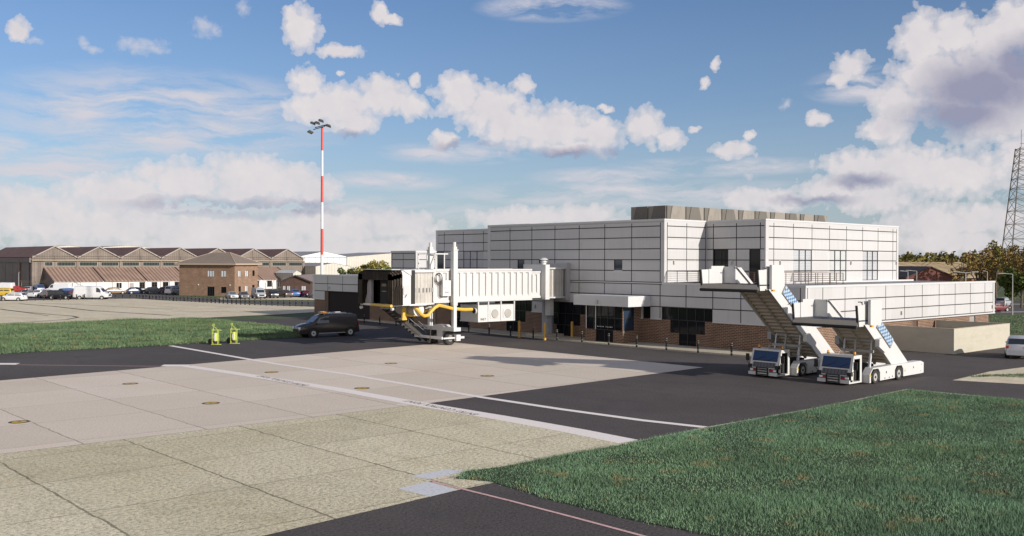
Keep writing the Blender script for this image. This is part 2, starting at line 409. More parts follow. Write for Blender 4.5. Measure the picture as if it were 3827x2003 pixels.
# low haze band
hz = ramp(nt, el, [(0.0, 1.0), (0.05, 0.62), (0.16, 0.16), (0.3, 0.0)])
dark = field(wv, [(2500,225,190,95),(2420,290,170,60),(2560,170,80,80),(1400,395,170,26),(1180,372,110,20),(560,520,260,26),(760,520,110,22),(880,345,80,20),(2170,455,90,24),(2050,505,110,16),(1560,385,60,14)])
dk = mth(nt, 'MULTIPLY', ramp(nt, mth(nt, 'ADD', dark, mth(nt, 'MULTIPLY', mth(nt, 'SUBTRACT', fb2, 0.5), 0.8)), [(0.0, 0.0), (0.75, 1.0)]), 0.9)
lit = mth(nt, 'ADD', mth(nt, 'MULTIPLY', puff, 0.55), mth(nt, 'MULTIPLY', mth(nt, 'SUBTRACT', fb2, 0.5), 1.1))
SKYS, EXPO = 0.1, 1.38
sc.view_settings.exposure = math.log2(EXPO)
def sc_(c, k=1.0): return tuple(x*k/SKYS/EXPO for x in c)
ccol = mixc(nt, mth(nt, 'ADD', 0.55, lit, None, True), sc_((0.62, 0.605, 0.65)), sc_((0.82, 0.765, 0.76)))
ccol = mixc(nt, dk, ccol, sc_((0.27, 0.28, 0.41)))
base = mixc(nt, 1.0, sky.outputs['Color'], (0.54, 0.635, 0.80), 'MULTIPLY')
base = mixc(nt, mth(nt, 'MULTIPLY', hz, 0.6), base, sc_((0.53, 0.585, 0.68)))
base = mixc(nt, cia, base, sc_((0.66, 0.64, 0.69)))
final = mixc(nt, mth(nt, 'MULTIPLY', alpha, mth(nt, 'SUBTRACT', 1.0, mth(nt, 'MULTIPLY', hz, 0.12))), base, ccol)
# unseen bright broken cloud behind the view, added to raise the ambient fill
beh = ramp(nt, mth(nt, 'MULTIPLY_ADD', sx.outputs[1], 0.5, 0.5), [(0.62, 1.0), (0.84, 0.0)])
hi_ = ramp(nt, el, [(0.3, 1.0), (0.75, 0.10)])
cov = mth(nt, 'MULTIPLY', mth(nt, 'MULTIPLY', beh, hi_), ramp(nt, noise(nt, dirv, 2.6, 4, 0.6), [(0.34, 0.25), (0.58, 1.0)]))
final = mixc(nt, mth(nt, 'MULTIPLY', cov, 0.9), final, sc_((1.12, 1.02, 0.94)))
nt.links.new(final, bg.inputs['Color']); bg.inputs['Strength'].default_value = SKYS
W.cycles.sampling_method = 'MANUAL'; W.cycles.sample_map_resolution = 512
sc.cycles.max_bounces = 6; sc.cycles.diffuse_bounces = 3; sc.cycles.glossy_bounces = 3; sc.cycles.transmission_bounces = 4

# ---------------------------------------------------------------- ground
asphalt = ground_mat('asphalt', (0.078, 0.066, 0.062), (0.102, 0.087, 0.081), 0.6, 9.0, bstr=0.6, mottle=(0.85, 1.12), bd=0.04, stain=(0.045, 0.04, 0.038), patch=None)
asphalt_old = ground_mat('old asphalt', (0.085, 0.078, 0.073), (0.115, 0.105, 0.098), 0.4, 6.0, bstr=0.3, mottle=(0.8, 1.15))
conc_pink = ground_mat('stand concrete', (0.645, 0.545, 0.44), (0.70, 0.605, 0.495), 0.28, 10.0, joints=((-47.8, 5.65), (6.4, 6.1), 0.035), jcol=(0.2, 0.165, 0.14), bstr=0.25, mottle=(0.9, 1.08), wob=0.25)
conc_old = ground_mat('weathered concrete', (0.60, 0.525, 0.35), (0.69, 0.615, 0.44), 0.62, 6.5, joints=((-57.4, 5.5), (-2.2, 5.25), 0.045), jcol=(0.12, 0.1, 0.065), bstr=0.8, mottle=(0.84, 1.12), stain=(0.33, 0.29, 0.18), bd=0.05, wob=0.35)
conc_far = ground_mat('pale far concrete', (0.635, 0.54, 0.375), (0.72, 0.625, 0.46), 0.25, 2.0, bstr=0.3, mottle=(0.78, 1.14), stain=(0.32, 0.28, 0.2))
pave_c = ground_mat('pavement concrete', (0.46, 0.41, 0.31), (0.54, 0.49, 0.38), 0.35, 8.0, joints=((0, 40), (0, 2.4), 0.02), jcol=(0.2, 0.17, 0.13), bstr=0.3, mottle=(0.85, 1.1))
earth = ground_mat('far grassland', (0.065, 0.095, 0.04), (0.11, 0.125, 0.055), 0.4, 1.2, bstr=0.4)
turf = ground_mat('turf soil', (0.03, 0.05, 0.025), (0.055, 0.07, 0.032), 0.5, 6.0, bstr=0.5)
verge = ground_mat('verge turf', (0.075, 0.11, 0.045), (0.13, 0.135, 0.06), 0.5, 3.0, bstr=0.6)
def paint_mat(name, col, wear, under):
    m, nt, b = newmat(name); v = nt.nodes.new('ShaderNodeTexCoord').outputs['Object']
    n = noise(nt, v, 7.0, 4, 0.8); f = ramp(nt, n, [(0.5, 0.0), (0.62, 1.0)])
    nt.links.new(mixc(nt, mth(nt, 'MULTIPLY', f, wear), col, under), b.inputs['Base Color']); b.inputs['Roughness'].default_value = 0.85; b.inputs['Specular IOR Level'].default_value = 0.15
    return m
p_white = paint_mat('white line paint', (0.84, 0.76, 0.70), 0.35, (0.55, 0.47, 0.41))
p_grey = paint_mat('worn white paint', (0.62, 0.62, 0.64), 0.5, (0.4, 0.36, 0.28))
p_pink = paint_mat('faded red paint', (0.66, 0.42, 0.4), 0.55, (0.3, 0.2, 0.18))
p_yel = paint_mat('yellow paint', (0.55, 0.36, 0.06), 0.35, (0.35, 0.27, 0.12))
p_dark = paint_mat('dark paint', (0.09, 0.075, 0.065), 0.4, (0.25, 0.22, 0.18))

sheet('ground', [(-3000, -3000), (6000, -3000), (6000, 6000), (-3000, 6000)], earth, -0.05)
sheet('apron_asphalt', [(-140, -95), (30, -95), (62, -30), (62, 30), (30, 75), (-20, 78), (-26, 86), (-140, 86)], asphalt, 0.0)
pink = [(-13.2, 0.7), (-13.6, 30.9), (-55.7, 26.0), (-95, 21.5), (-95, -0.75), (-62.4, -0.75), (-41.1, -0.75)]
sheet('stand_concrete', pink, conc_pink, 0.004)
sheet('taxiway_concrete', [(-100, -0.8), (-41.2, -0.8), (-40.2, -16.4), (-48, -18.0), (-52.2, -18.1), (-60, -18.8), (-100, -22.5)], conc_old, 0.006)
# left: pale concrete, car park, roads
fc = [g2(*p) for p in ((-700, 1236), (0, 1215), (640, 1193), (818, 1185), (1037, 1175), (1185, 1166), (1185, 1147), (1000, 1140), (820, 1131), (608, 1122), (505, 1116), (410, 1116), (0, 1125), (-700, 1138))]
sheet('far_concrete', fc, conc_far, 0.004)
sheet('car_park', [g2(*p) for p in ((-900, 1139), (0, 1124.5), (410, 1115.6), (505, 1115.6), (608, 1121.6), (820, 1130.6), (1000, 1139.6), (1185, 1146.6), (1215, 1086), (-900, 1078))], asphalt_old, 0.0)
sheet('verge', [g2(*p) for p in ((640, 1104), (690, 1112), (830, 1116), (830, 1112), (1010, 1100), (1010, 1093), (640, 1098))], verge, 0.008)
sheet('parking_bay', [g2(*p) for p in ((812, 1113), (826, 1119), (1180, 1121), (1180, 1113), (1000, 1108))], conc_far, 0.01)
sheet('verge', [g2(*p) for p in ((826, 1119), (1180, 1121), (1180, 1129), (1000, 1126), (880, 1123))], verge, 0.006)
# right: pad by the lorry park, distant grass and car park
sheet('concrete_pad', [g2(*p) for p in ((3560, 1421), (3700, 1388), (3990, 1352), (4100, 1446), (3827, 1436))], conc_far, 0.004)
sheet('lawn', [g2(*p) for p in ((3500, 1177), (4300, 1170), (4300, 1258), (3500, 1254))], verge, 0.012)
sheet('kerb_strip', [g2(*p) for p in ((3500, 1254), (4300, 1258), (4300, 1262), (3500, 1259))], pave_c, 0.014)
sheet('parking_lot', [g2(*p) for p in ((3600, 1176.5), (4300, 1169.5), (4300, 1120), (3600, 1126))], asphalt_old, 0.01)
sheet('parking_line', [g2(*p) for p in ((3740, 1166), (3900, 1164), (3900, 1165.2), (3740, 1167.2))], p_white, 0.016)
sheet('parking_line', [g2(*p) for p in ((3740, 1137), (3900, 1135), (3900, 1136), (3740, 1138))], p_white, 0.016)

# painted lines
line1 = [g2(*p) for p in ((696, 1368), (900, 1398), (1250, 1453), (1573, 1511), (1900, 1566), (2150, 1611), (2350, 1651))]
sheet('stop_line', strip(line1, [0.9, 0.95, 1.0, 1.1, 1.2, 1.25, 1.3]), p_white, 0.010)
line2 = [g2(*p) for p in ((637, 1292), (1031, 1360), (1300, 1399), (1482, 1430), (1802, 1485), (2100, 1530), (2400, 1571), (2662, 1600))]
sheet('stand_line', strip(line2, 0.52), p_white, 0.010)
sheet('edge_line', strip([g2(*p) for p in ((1608, 1800), (1704, 1822), (1906, 1872), (2158, 1938), (2400, 2003), (2700, 2085))], 0.14), p_pink, 0.012)
sheet('edge_line', strip([g2(*p) for p in ((1608, 1801), (1726, 1776))], 0.10), p_pink, 0.012)
sheet('edge_line', strip([g2(*p) for p in ((40, 1363), (300, 1366), (600, 1369))], 0.14), p_pink, 0.006)
sheet('concrete_edging', strip([g2(*p) for p in ((2395, 1650), (2441, 1641), (2660, 1597), (3065, 1525), (3397, 1456))], 0.4), pave_c, 0.013)
sheet('concrete_edging', strip([g2(*p) for p in ((3397, 1456), (3560, 1472), (3827, 1499))], 0.3), pave_c, 0.013)
sheet('corner_marking', [g2(*p) for p in ((1530, 1780), (1671, 1755), (1747, 1761), (1603, 1791))], p_grey, 0.010)
sheet('corner_marking', [g2(*p) for p in ((1487, 1827), (1598, 1801), (1711, 1831), (1608, 1857))], p_grey, 0.010)
sheet('corner_marking', [g2(*p) for p in ((-40, 1357), (76, 1357), (58, 1363), (-40, 1363))], p_white, 0.008)
sheet('corner_marking', [g2(*p) for p in ((613, 1363), (712, 1363), (701, 1369.5), (598, 1369.5))], p_white, 0.012)
for px, py in ((72, 1577), (487, 1434), (788, 1507), (1015, 1391), (1353, 1451), (1461, 1358), (1821, 1405)):
    c = g2(px, py); a = [(c[0]+math.cos(t)*0.47, c[1]+math.sin(t)*0.47) for t in (2*PI*k/24 for k in range(24))]
    b = MB(); 
    for r0, r1, mi, z in ((0.0, 0.50, 0, 0.009), (0.0, 0.35, 1, 0.012), (0.0, 0.1, 0, 0.015)):
        b.face([(math.cos(2*PI*k/24)*r1, math.sin(2*PI*k/24)*r1, z) for k in range(24)], mi)
    o = b.build('stand_marking', [p_dark, p_yel], None, (c[0], c[1], 0)); o['kind'] = 'structure'
for a, b_ in (((975, 1405), (1150, 1440)), ((1510, 1500), (1765, 1551))):
    p, q = Vector(g2(*a)), Vector(g2(*b_)); mid = (p+q)/2; d = p-q
    t = text_mb('ENTRY CONTROL POINT', 0.82, p_dark, 'line_lettering'); L = t.dimensions.x or 9.0
    mid = Vector((np.interp(mid.y, [x[1] for x in reversed(line1)], [x[0] for x in reversed(line1)]), mid.y))
    t.location = (mid.x, mid.y, 0.013); t.rotation_euler = (0, 0, math.atan2(d.y, d.x)); t.scale = ((d.length)/max(1, 9.0), 0.8, 1); t['kind'] = 'structure'
# rubber marks on the far concrete
for pts, w in (([(0, 1155), (80, 1165), (200, 1176), (270, 1181), (292, 1186), (250, 1194), (120, 1203), (0, 1209)], 0.5), ([(70, 1135), (200, 1145), (345, 1161), (640, 1179)], 0.7),
               ([(140, 1132), (300, 1139), (640, 1156)], 0.45), ([(640, 1163), (860, 1164)], 0.4), ([(0, 1156), (80, 1166), (180, 1180)], 0.3)):
    sheet('tyre_mark', strip([g2(*p) for p in pts], w), p_dark, 0.009)
# ---------------------------------------------------------------- common object materials
clad = streak_mat('white cladding', (0.515, 0.505, 0.50), (0.36, 0.34, 0.315), 0.5, 0.42, panel=(3.64, 1.07))
clad_trim = mat('cladding trim', (0.56, 0.555, 0.555), 0.4, 0.03, 2)
joint_m = mat('dark joint', (0.035, 0.03, 0.028), 0.8)
brick_t = brick_mat('terminal brick', (0.13, 0.068, 0.046), (0.085, 0.042, 0.03), (0.34, 0.24, 0.16), 0.46, 0.15, 0.022)
roof_grey = mat('grey roof membrane', (0.2, 0.2, 0.21), 0.8, 0.15, 0.4)
roof_white = mat('white roof membrane', (0.66, 0.66, 0.67), 0.6, 0.06, 0.5)
def glass_mat(name, col, rough=0.06, spec=0.5):
    m = mat(name, col, rough, spec=spec); return m
glass_d = glass_mat('dark glazing', (0.010, 0.011, 0.013), 0.05, 0.22)
glass_b = glass_mat('blue glazing', (0.02, 0.035, 0.06), 0.05, 0.6)
frame_d = mat('black frame', (0.012, 0.012, 0.013), 0.5)
frame_w = mat('white frame', (0.7, 0.7, 0.7), 0.5)
blind = rib_mat('blinds behind glass', (0.47, 0.475, 0.49), (0.36, 0.37, 0.39), 0.16, 2, 0.25, duty=0.35, bs=0.0, blot=0.15)
blank = mat('frosted blank glazing', (0.48, 0.49, 0.48), 0.2, 0.08, 0.8)
door_brown = mat('brown shutter', (0.014, 0.008, 0.0075), 0.9, 0.15, 0.6)
door_b2 = mat('brown door', (0.1, 0.06, 0.04), 0.6, 0.1, 2)
steel = mat('galvanised steel', (0.42, 0.42, 0.43), 0.4, 0.1, 4, metal=0.5)
grey_metal = mat('grey painted metal', (0.3, 0.29, 0.28), 0.5, 0.1, 2)
rail_m = mat('brown rail', (0.13, 0.085, 0.06), 0.5)
lamp_w = mat('lamp casing', (0.5, 0.49, 0.47), 0.5)
black_m = mat('black rubber', (0.012, 0.012, 0.012), 0.7)
def PS(x):  return lambda a, z, d=0.0: (x+d, a, z)      # wall in a plane x = const facing -x, a runs along y
def PR(y):  return lambda a, z, d=0.0: (a, y+d, z)      # wall in a plane y = const facing -y, a runs along x
def skin(mb, P, a0, a1, z0, z1, holes=(), depth=0.12, mi=0, rmi=None):
    rmi = mi if rmi is None else rmi
    A = sorted({a0, a1, *[v for h in holes for v in h[:2] if a0 < v < a1]}); Z = sorted({z0, z1, *[v for h in holes for v in h[2:4] if z0 < v < z1]})
    hole = lambda i, j: not (0 <= i < len(A)-1 and 0 <= j < len(Z)-1) or any(h[0] <= (A[i]+A[i+1])/2 <= h[1] and h[2] <= (Z[j]+Z[j+1])/2 <= h[3] for h in holes)
    for i in range(len(A)-1):
        for j in range(len(Z)-1):
            if hole(i, j): continue
            aa, ab, za, zb = A[i], A[i+1], Z[j], Z[j+1]
            mb.face([P(aa, za), P(ab, za), P(ab, zb), P(aa, zb)], mi, [(aa, za), (ab, za), (ab, zb), (aa, zb)])
            for di, dj, q in ((-1, 0, ((aa, za), (aa, zb))), (1, 0, ((ab, za), (ab, zb))), (0, -1, ((aa, za), (ab, za))), (0, 1, ((aa, zb), (ab, zb)))):
                ii, jj = i+di, j+dj
                if 0 <= ii < len(A)-1 and 0 <= jj < len(Z)-1 and hole(ii, jj):
                    (p, q_) = q
                    mb.face([P(*p), P(*q_), P(*q_, depth), P(*p, depth)], rmi, [(0, p[1]), (0.12, q_[1]), (0.12, q_[1]), (0, p[1])])
def pbox(mb, P, a0, a1, z0, z1, d0, d1, mi=0):
    c = [P(a0, z0, d0), P(a1, z1, d1)]
    mb.box(c[0][0], c[1][0], c[0][1], c[1][1], c[0][2], c[1][2], mi)
def cut(a0, a1, gaps):
    out = [(a0, a1)]
    for g0, g1 in gaps: out = [s for (x, y) in out for s in ((x, min(y, g0)), (max(x, g1), y)) if s[1]-s[0] > 0.02] if True else out
    return out
def joints(mb, P, vs, hs, a0, a1, z0, z1, holes, mi, w=0.09):
    for v in vs:
        if not a0 <= v <= a1: continue
        for (x, y) in cut(z0, z1, [(h[2]-.001, h[3]+.001) for h in holes if h[0]-.03 < v < h[1]+.03]): pbox(mb, P, v-w/2, v+w/2, x, y, -0.006, 0.03, mi)
    for hz_ in hs:
        for (x, y) in cut(a0, a1, [(h[0]-.001, h[1]+.001) for h in holes if h[2]-.03 < hz_ < h[3]-.03]): pbox(mb, P, x, y, hz_-w*.5, hz_+w*.5, -0.009, 0.03, mi)
def window(parent, P, a0, a1, z0, z1, cols=1, rows=1, depth=0.1, fm=None, gm=None, name='window', fw=0.07):
    f = MB(); fm = fm or frame_d; gm = gm or glass_d
    for k in range(cols+1):
        a = a0+(a1-a0)*k/cols; lo, hi = max(a0, a-fw/2), min(a1, a+fw/2); pbox(f, P, lo, hi, z0, z1, depth-0.05, depth+0.03)
    for k in range(rows+1):
        z = z0+(z1-z0)*k/rows; lo, hi = max(z0, z-fw/2), min(z1, z+fw/2)
        for c in range(cols):
            x0 = a0+(a1-a0)*c/cols+fw/2; x1 = a0+(a1-a0)*(c+1)/cols-fw/2
            pbox(f, P, x0, x1, lo, hi, depth-0.045, depth+0.03)
    o = f.build(name, fm, parent)
    g = MB(); pbox(g, P, a0+.01, a1-.01, z0+.01, z1-.01, depth, depth+0.02); g.build('pane', gm, o)
    return o
def wall_light(parent, P, a, z):
    b = MB(); pbox(b, P, a-0.13, a+0.13, z-0.22, z+0.22, -0.02, 0.02); pbox(b, P, a-0.1, a+0.1, z-0.17, z+0.17, -0.16, -0.02)
    return b.build('wall_light', lamp_w, parent)
def railing(parent, pts, h=1.08, name='railing', m=None, n=5, post=1.2):
    b = MB()
    for (p, q) in zip(pts[:-1], pts[1:]):
        p, q = Vector(p), Vector(q); L = (q-p).length; k = max(1, round(L/post))
        for i in range(k+1):
            c = p.lerp(q, i/k); b.bar(c, c+Vector((0, 0, h)), 0.045)
        b.bar(p+Vector((0, 0, h)), q+Vector((0, 0, h)), 0.06)
        for j in range(1, n+1): b.bar(p+Vector((0, 0, h*j/(n+1))), q+Vector((0, 0, h*j/(n+1))), 0.026)
    return b.build(name, m or rail_m, parent)

# ---------------------------------------------------------------- terminal
T = thing('terminal_building', 'long white panelled airport terminal on a dark brick base with grey rooftop screen', 'building')
S0 = PS(0.0); R0 = PR(0.0)
W1 = [(9.58, 15.59, 2.5, 3.68), (10.47, 14.54, 1.27, 2.5), (11.48, 13.5, 0.12, 1.27)]
W0 = [(16.96, 17.95, 2.5, 3.68)]
W2 = [(25.46, 31.9, 2.5, 3.68), (26.54, 31.0, 1.27, 2.5), (27.88, 30.1, 0.12, 1.27)]
W3 = [(34.0, 40.2, 2.5, 3.68), (35.0, 39.2, 1.27, 2.5), (36.0, 38.2, 0.12, 1.27)]
W4 = [(43.4, 48.85, 2.5, 3.68), (44.4, 47.9, 1.27, 2.5), (45.0, 47.3, 0.12, 1.27)]
GD = [(66.08, 77.65, 0.02, 3.68)]; SDR = [(56.3, 57.3, 0.12, 2.1)]
holes = W0+W1+W2+W3+W4+GD+SDR
w = MB(); skin(w, S0, 0, 80.9, 2.5, 5.86, holes, 0.16, 0)
joints(w, S0, [0.5, 3.4, 6.5, 9.56, 12.63, 15.76, 19.41, 23.04, 26.67, 30.31, 33.95, 37.58, 41.22, 45.1, 49.0, 53.1, 57.05, 61.0, 64.97, 68.91, 72.84, 76.79], [3.70, 4.75], 0.5, 80.4, 2.56, 5.86, holes, 1)
skin(w, R0, 0, 38.85, 2.5, 5.86, (), 0.1, 0)
joints(w, R0, [0.3, 2.74, 6.48, 10.21, 13.92, 17.68, 21.39, 25.11, 28.81, 32.52, 36.23, 38.38], [2.62, 3.68, 4.77], 0.3, 38.4, 2.62, 5.86, (), 1)
w.face([(38.85, 0, 2.5), (38.85, 60, 2.5), (38.85, 60, 5.86), (38.85, 0, 5.86)]); w.face([(0, 80.9, 2.5), (24, 80.9, 2.5), (24, 80.9, 5.86), (0, 80.9, 5.86)])
w.face([(24, 80.9, 2.5), (24, 60, 2.5), (24, 60, 5.86), (24, 80.9, 5.86)]); w.face([(24, 60, 2.5), (38.85, 60, 2.5), (38.85, 60, 5.86), (24, 60, 5.86)])
w.face([(0.1, 0, 2.5), (38.85, 0, 2.5), (38.85, 0.5, 2.5), (0.1, 0.5, 2.5)])
w.build('wall', [clad, joint_m], T)
b = MB(); skin(b, PS(0.06), 0.06, 80.6, 0, 2.5, holes, 0.14, 0)
skin(b, PR(0.14), 0.06, 37.55, 0, 2.5, [(19.6, 20.75, 0, 2.3), (32.7, 34.1, 0, 2.3)], 0.2, 0)
b.face([(37.55, 0.14, 0), (37.55, 60, 0), (37.55, 60, 2.5), (37.55, 0.14, 2.5)]); b.face([(0.06, 80.6, 0), (23.8, 80.6, 0), (23.8, 80.6, 2.5), (0.06, 80.6, 2.5)])
b.build('brick_base', brick_t, T)
c = MB()
c.box(-0.05, 0.25, -0.05, 80.95, 5.86, 6.06); c.box(0.25, 38.9, -0.05, 0.2, 5.86, 6.055); c.box(-0.05, 38.9, 80.7, 80.95, 5.86, 6.05, 0, 'l') if False else None
for (x, y) in cut(0.0, 80.9, [(h[0], h[1]) for h in W0+W1+W2+W3+W4+GD if h[3] > 3]): c.box(-0.05, 0.1, x, y, 2.44, 2.53)
c.box(-0.02, 38.9, -0.04, 0.1, 2.44, 2.56)
c.box(-0.03, 0.0, 80.4, 80.93, 2.53, 5.86)
for z in (5.87, 6.05): c.box(-0.062, -0.05, 15.5, 41.2, z-0.035, z+0.035, 1)
c.build('coping', [clad_trim, joint_m], T)
r = MB(); r.face([(0.2, 0.2, 5.93), (38.8, 0.2, 5.93), (38.8, 60, 5.93), (0.2, 60, 5.93)]); r.build('roof', roof_grey, T)
r = MB(); r.face([(0.2, 52, 5.98), (24, 52, 5.98), (24, 80.7, 5.98), (0.2, 80.7, 5.98)]); o = r.build('roof', roof_white, T); o['label'] = 'white flat roof over the garage end'
# ground floor glazing
window(T, S0, *W0[0], 1, 1, 0.14)
for grp, k in ((W1, (6, 4, 2)), (W2, (6, 4, 2)), (W3, (6, 4, 2)), (W4, (6, 4, 2))):
    for (h, n) in zip(grp[:2], k): window(T, S0, *h, n, 1, 0.14)
    h = grp[2]; window(T, S0, *h, 2, 1, 0.14, name='door')
o = window(T, S0, *SDR[0], 1, 1, 0.12, name='door', gm=door_brown)
g = MB(); pbox(g, S0, 66.1, 77.6, 0.02, 3.66, 0.18, 0.24); gd = g.build('roller_door', door_brown, T)
g = MB(); pbox(g, S0, 76.75, 77.63, 0.02, 3.66, 0.05, 0.18); g.build('door_jamb', door_b2, T)
for (x0, x1, m, nm) in ((19.6, 20.75, door_b2, 'door'), (32.7, 34.1, grey_metal, 'louvre_door')):
    g = MB(); g.box(x0, x1, 0.24, 0.3, 0, 2.3)
    if nm == 'louvre_door':
        for k in range(16): g.box(x0+.08, x1-.08, 0.2, 0.24, 0.15+k*0.13, 0.22+k*0.13)
    g.build(nm, m, T)
# upper storey: long shaded front, recess, sunlit end
SW = [(20.64, 21.76, 7.18, 8.24), (35.17, 36.31, 7.18, 8.24), (31.7, 32.8, 7.18, 8.24)]
w = MB(); skin(w, S0, 15.27, 41.42, 6.06, 12.05, SW, 0.1)
joints(w, S0, [15.76, 19.41, 23.04, 26.67, 30.31, 33.95, 37.58, 41.22], [7.16, 8.24, 9.31, 10.42, 11.51], 15.76, 41.2, 6.06, 11.85, SW, 1)
joints(w, S0, [], [11.93], 15.3, 41.4, 6, 12, (), 1, 0.02)
YR = PR(15.27); skin(w, YR, 0, 6.59, 6.06, 12.05); joints(w, YR, [0.45, 3.45, 6.5], [7.16, 8.24, 9.31, 10.42, 11.51], 0.45, 6.55, 6.2, 11.85, (), 1)
XI = PS(6.59); IW = [(12.58, 14.35, 6.2, 9.33), (8.88, 10.15, 6.1, 9.33)]
skin(w, XI, 8.3, 15.27, 6.06, 12.05, IW, 0.12); joints(w, XI, [8.89, 11.63, 14.38], [7.16, 8.24, 9.31, 10.42, 11.55], 8.45, 15.2, 6.2, 11.85, IW, 1)
YL = PR(8.3); LW = [(11.4, 14.8, 6.12, 9.31), (18.2, 21.6, 6.12, 9.31), (25.0, 28.38, 6.12, 9.31)]
skin(w, YL, 6.59, 33.1, 6.06, 12.05, LW, 0.1); joints(w, YL, [7.96, 11.38, 14.8, 18.18, 21.59, 24.98, 28.37, 31.77, 32.63], [7.17, 8.24, 9.31, 10.42, 11.5], 7.12, 32.65, 6.12, 11.85, LW, 1)
w.face([(33.1, 8.3, 6), (33.1, 41.4, 6), (33.1, 41.4, 12.05), (33.1, 8.3, 12.05)]); w.face([(0, 41.42, 6), (33.1, 41.42, 6), (33.1, 41.42, 12.05), (0, 41.42, 12.05)])
w.build('wall', [clad, joint_m], T)
c = MB()
c.box(-0.04, 0.3, 15.23, 41.46, 12.05, 12.2); c.box(0.3, 6.59, 15.23, 15.55, 12.05, 12.195); c.box(6.55, 6.85, 8.26, 15.23, 12.05, 12.2); c.box(6.85, 33.14, 8.26, 8.6, 12.05, 12.195)
c.box(32.85, 33.14, 8.6, 41.4, 12.05, 12.19)
c.box(-0.025, 0.0, 40.95, 41.45, 6.06, 12.05); c.box(6.0, 36.0, 7.9, 8.3, 5.95, 6.12)
c.build('coping', clad_trim, T)
r = MB(); r.face([(0.25, 15.5, 12.08), (33, 15.5, 12.08), (33, 41.3, 12.08), (0.25, 41.3, 12.08)]); r.face([(6.8, 8.5, 12.08), (33, 8.5, 12.08), (33, 15.5, 12.08), (6.8, 15.5, 12.08)]); r.build('roof', roof_grey, T)
for h in SW: window(T, S0, *h, 1, 1, 0.08, gm=glass_b)
window(T, XI, *IW[0], 2, 2, 0.1); window(T, XI, *IW[1], 1, 1, 0.1, name='door')
for h, gm in zip(LW, (blind, blank, blind)): window(T, YL, *h, 3, 3, 0.08, gm=gm, fw=0.11)
# left upper block set back, with blinds, and the small stair tower beyond
XB = PS(6.59); BW = [(50.03, 54.09, 6.1, 9.34), (58.15, 59.8, 6.1, 9.34)]
w = MB(); skin(w, XB, 41.44, 59.93, 5.9, 12.05, BW, 0.1); joints(w, XB, [42.9, 46.5, 50.03, 54.1, 58.13], [7.17, 8.24, 9.35, 10.44, 11.54], 41.5, 59.5, 6.1, 11.9, BW, 1)
w.face([(6.59, 59.93, 5.9), (24, 59.93, 5.9), (24, 59.93, 12.05), (6.59, 59.93, 12.05)]); w.face([(24, 41.44, 5.9), (24, 59.93, 5.9), (24, 59.93, 12.05), (24, 41.44, 12.05)])
w.build('wall', [clad, joint_m], T)
c = MB(); c.box(6.54, 24.04, 41.46, 59.97, 12.05, 12.19); c.box(6.565, 6.59, 59.5, 59.95, 9.4, 12.05); c.build('coping', clad_trim, T)
c = MB(); c.box(9, 18, 44.0, 52.0, 12.19, 12.75); c.build('roof_plant', grey_metal, T)
window(T, XB, *BW[0], 3, 3, 0.08, gm=blind); window(T, XB, *BW[1], 1, 3, 0.08, gm=glass_b)
w = MB(); YT = PR(55.55); skin(w, S0, 55.55, 61.0, 6.06, 9.2); joints(w, S0, [55.7, 58.28, 60.8], [7.15, 8.23, 9.02], 55.7, 60.8, 6.06, 9.02, (), 1)
skin(w, YT, 0, 3.25, 6.0, 9.2); joints(w, YT, [], [7.15, 8.23], 0.5, 3.2, 6.1, 9.1, (), 1)
w.face([(3.25, 55.55, 6), (3.25, 61, 6), (3.25, 61, 9.2), (3.25, 55.55, 9.2)]); w.face([(0, 61, 6), (3.25, 61, 6), (3.25, 61, 9.2), (0, 61, 9.2)]); w.build('wall', [clad, joint_m], T)
c = MB(); c.box(-0.04, 3.29, 55.51, 61.04, 9.2, 9.36); c.build('coping', clad_trim, T)
# rooftop louvre screen: slabs with raised tapering plates
sm1 = streak_mat('weathered screen metal', (0.25, 0.225, 0.19), (0.12, 0.105, 0.08), 0.9, 0.6, 0.0, 1.5, 0.8)
sm2 = streak_mat('darker screen plate', (0.13, 0.117, 0.098), (0.07, 0.06, 0.048), 0.9, 0.6, 0.0, 1.5, 0.8)
x0, x1, y0, y1, z0, z1 = 2.1, 32.3, 16.75, 21.35, 12.06, 13.62
c = MB(); c.box(x0, x1, y0, y1, z0, z1, 0, 'b')
n = 10; wd = (x1-x0)/n
for k in range(n):
    a = x0+k*wd
    c.prism([(a+0.02, z0), (a+wd*0.86, z0), (a+wd*0.7, z1), (a+0.02, z1)], 'y', y0-0.10, y0, 1); c.prism([(a+wd*0.12, z0), (a+wd*0.84, z0), (a+wd*0.66, z1), (a+wd*0.26, z1)], 'y', y0-0.16, y0-0.10, 1 if k % 2 else 0)
for k in range(2):
    a = y0+k*2.3
    c.prism([(a+0.02, z0), (a+1.95, z0), (a+1.5, z1), (a+0.02, z1)], 'x', x0-0.12, x0, 1)
c.build('roof_screen', [sm1, sm2], T)
# terrace railings on the low roof
railing(T, [(0.35, 15.2, 6.06), (0.35, 2.9, 6.06), (11.3, 2.9, 5.95), (11.3, 8.2, 5.95)])
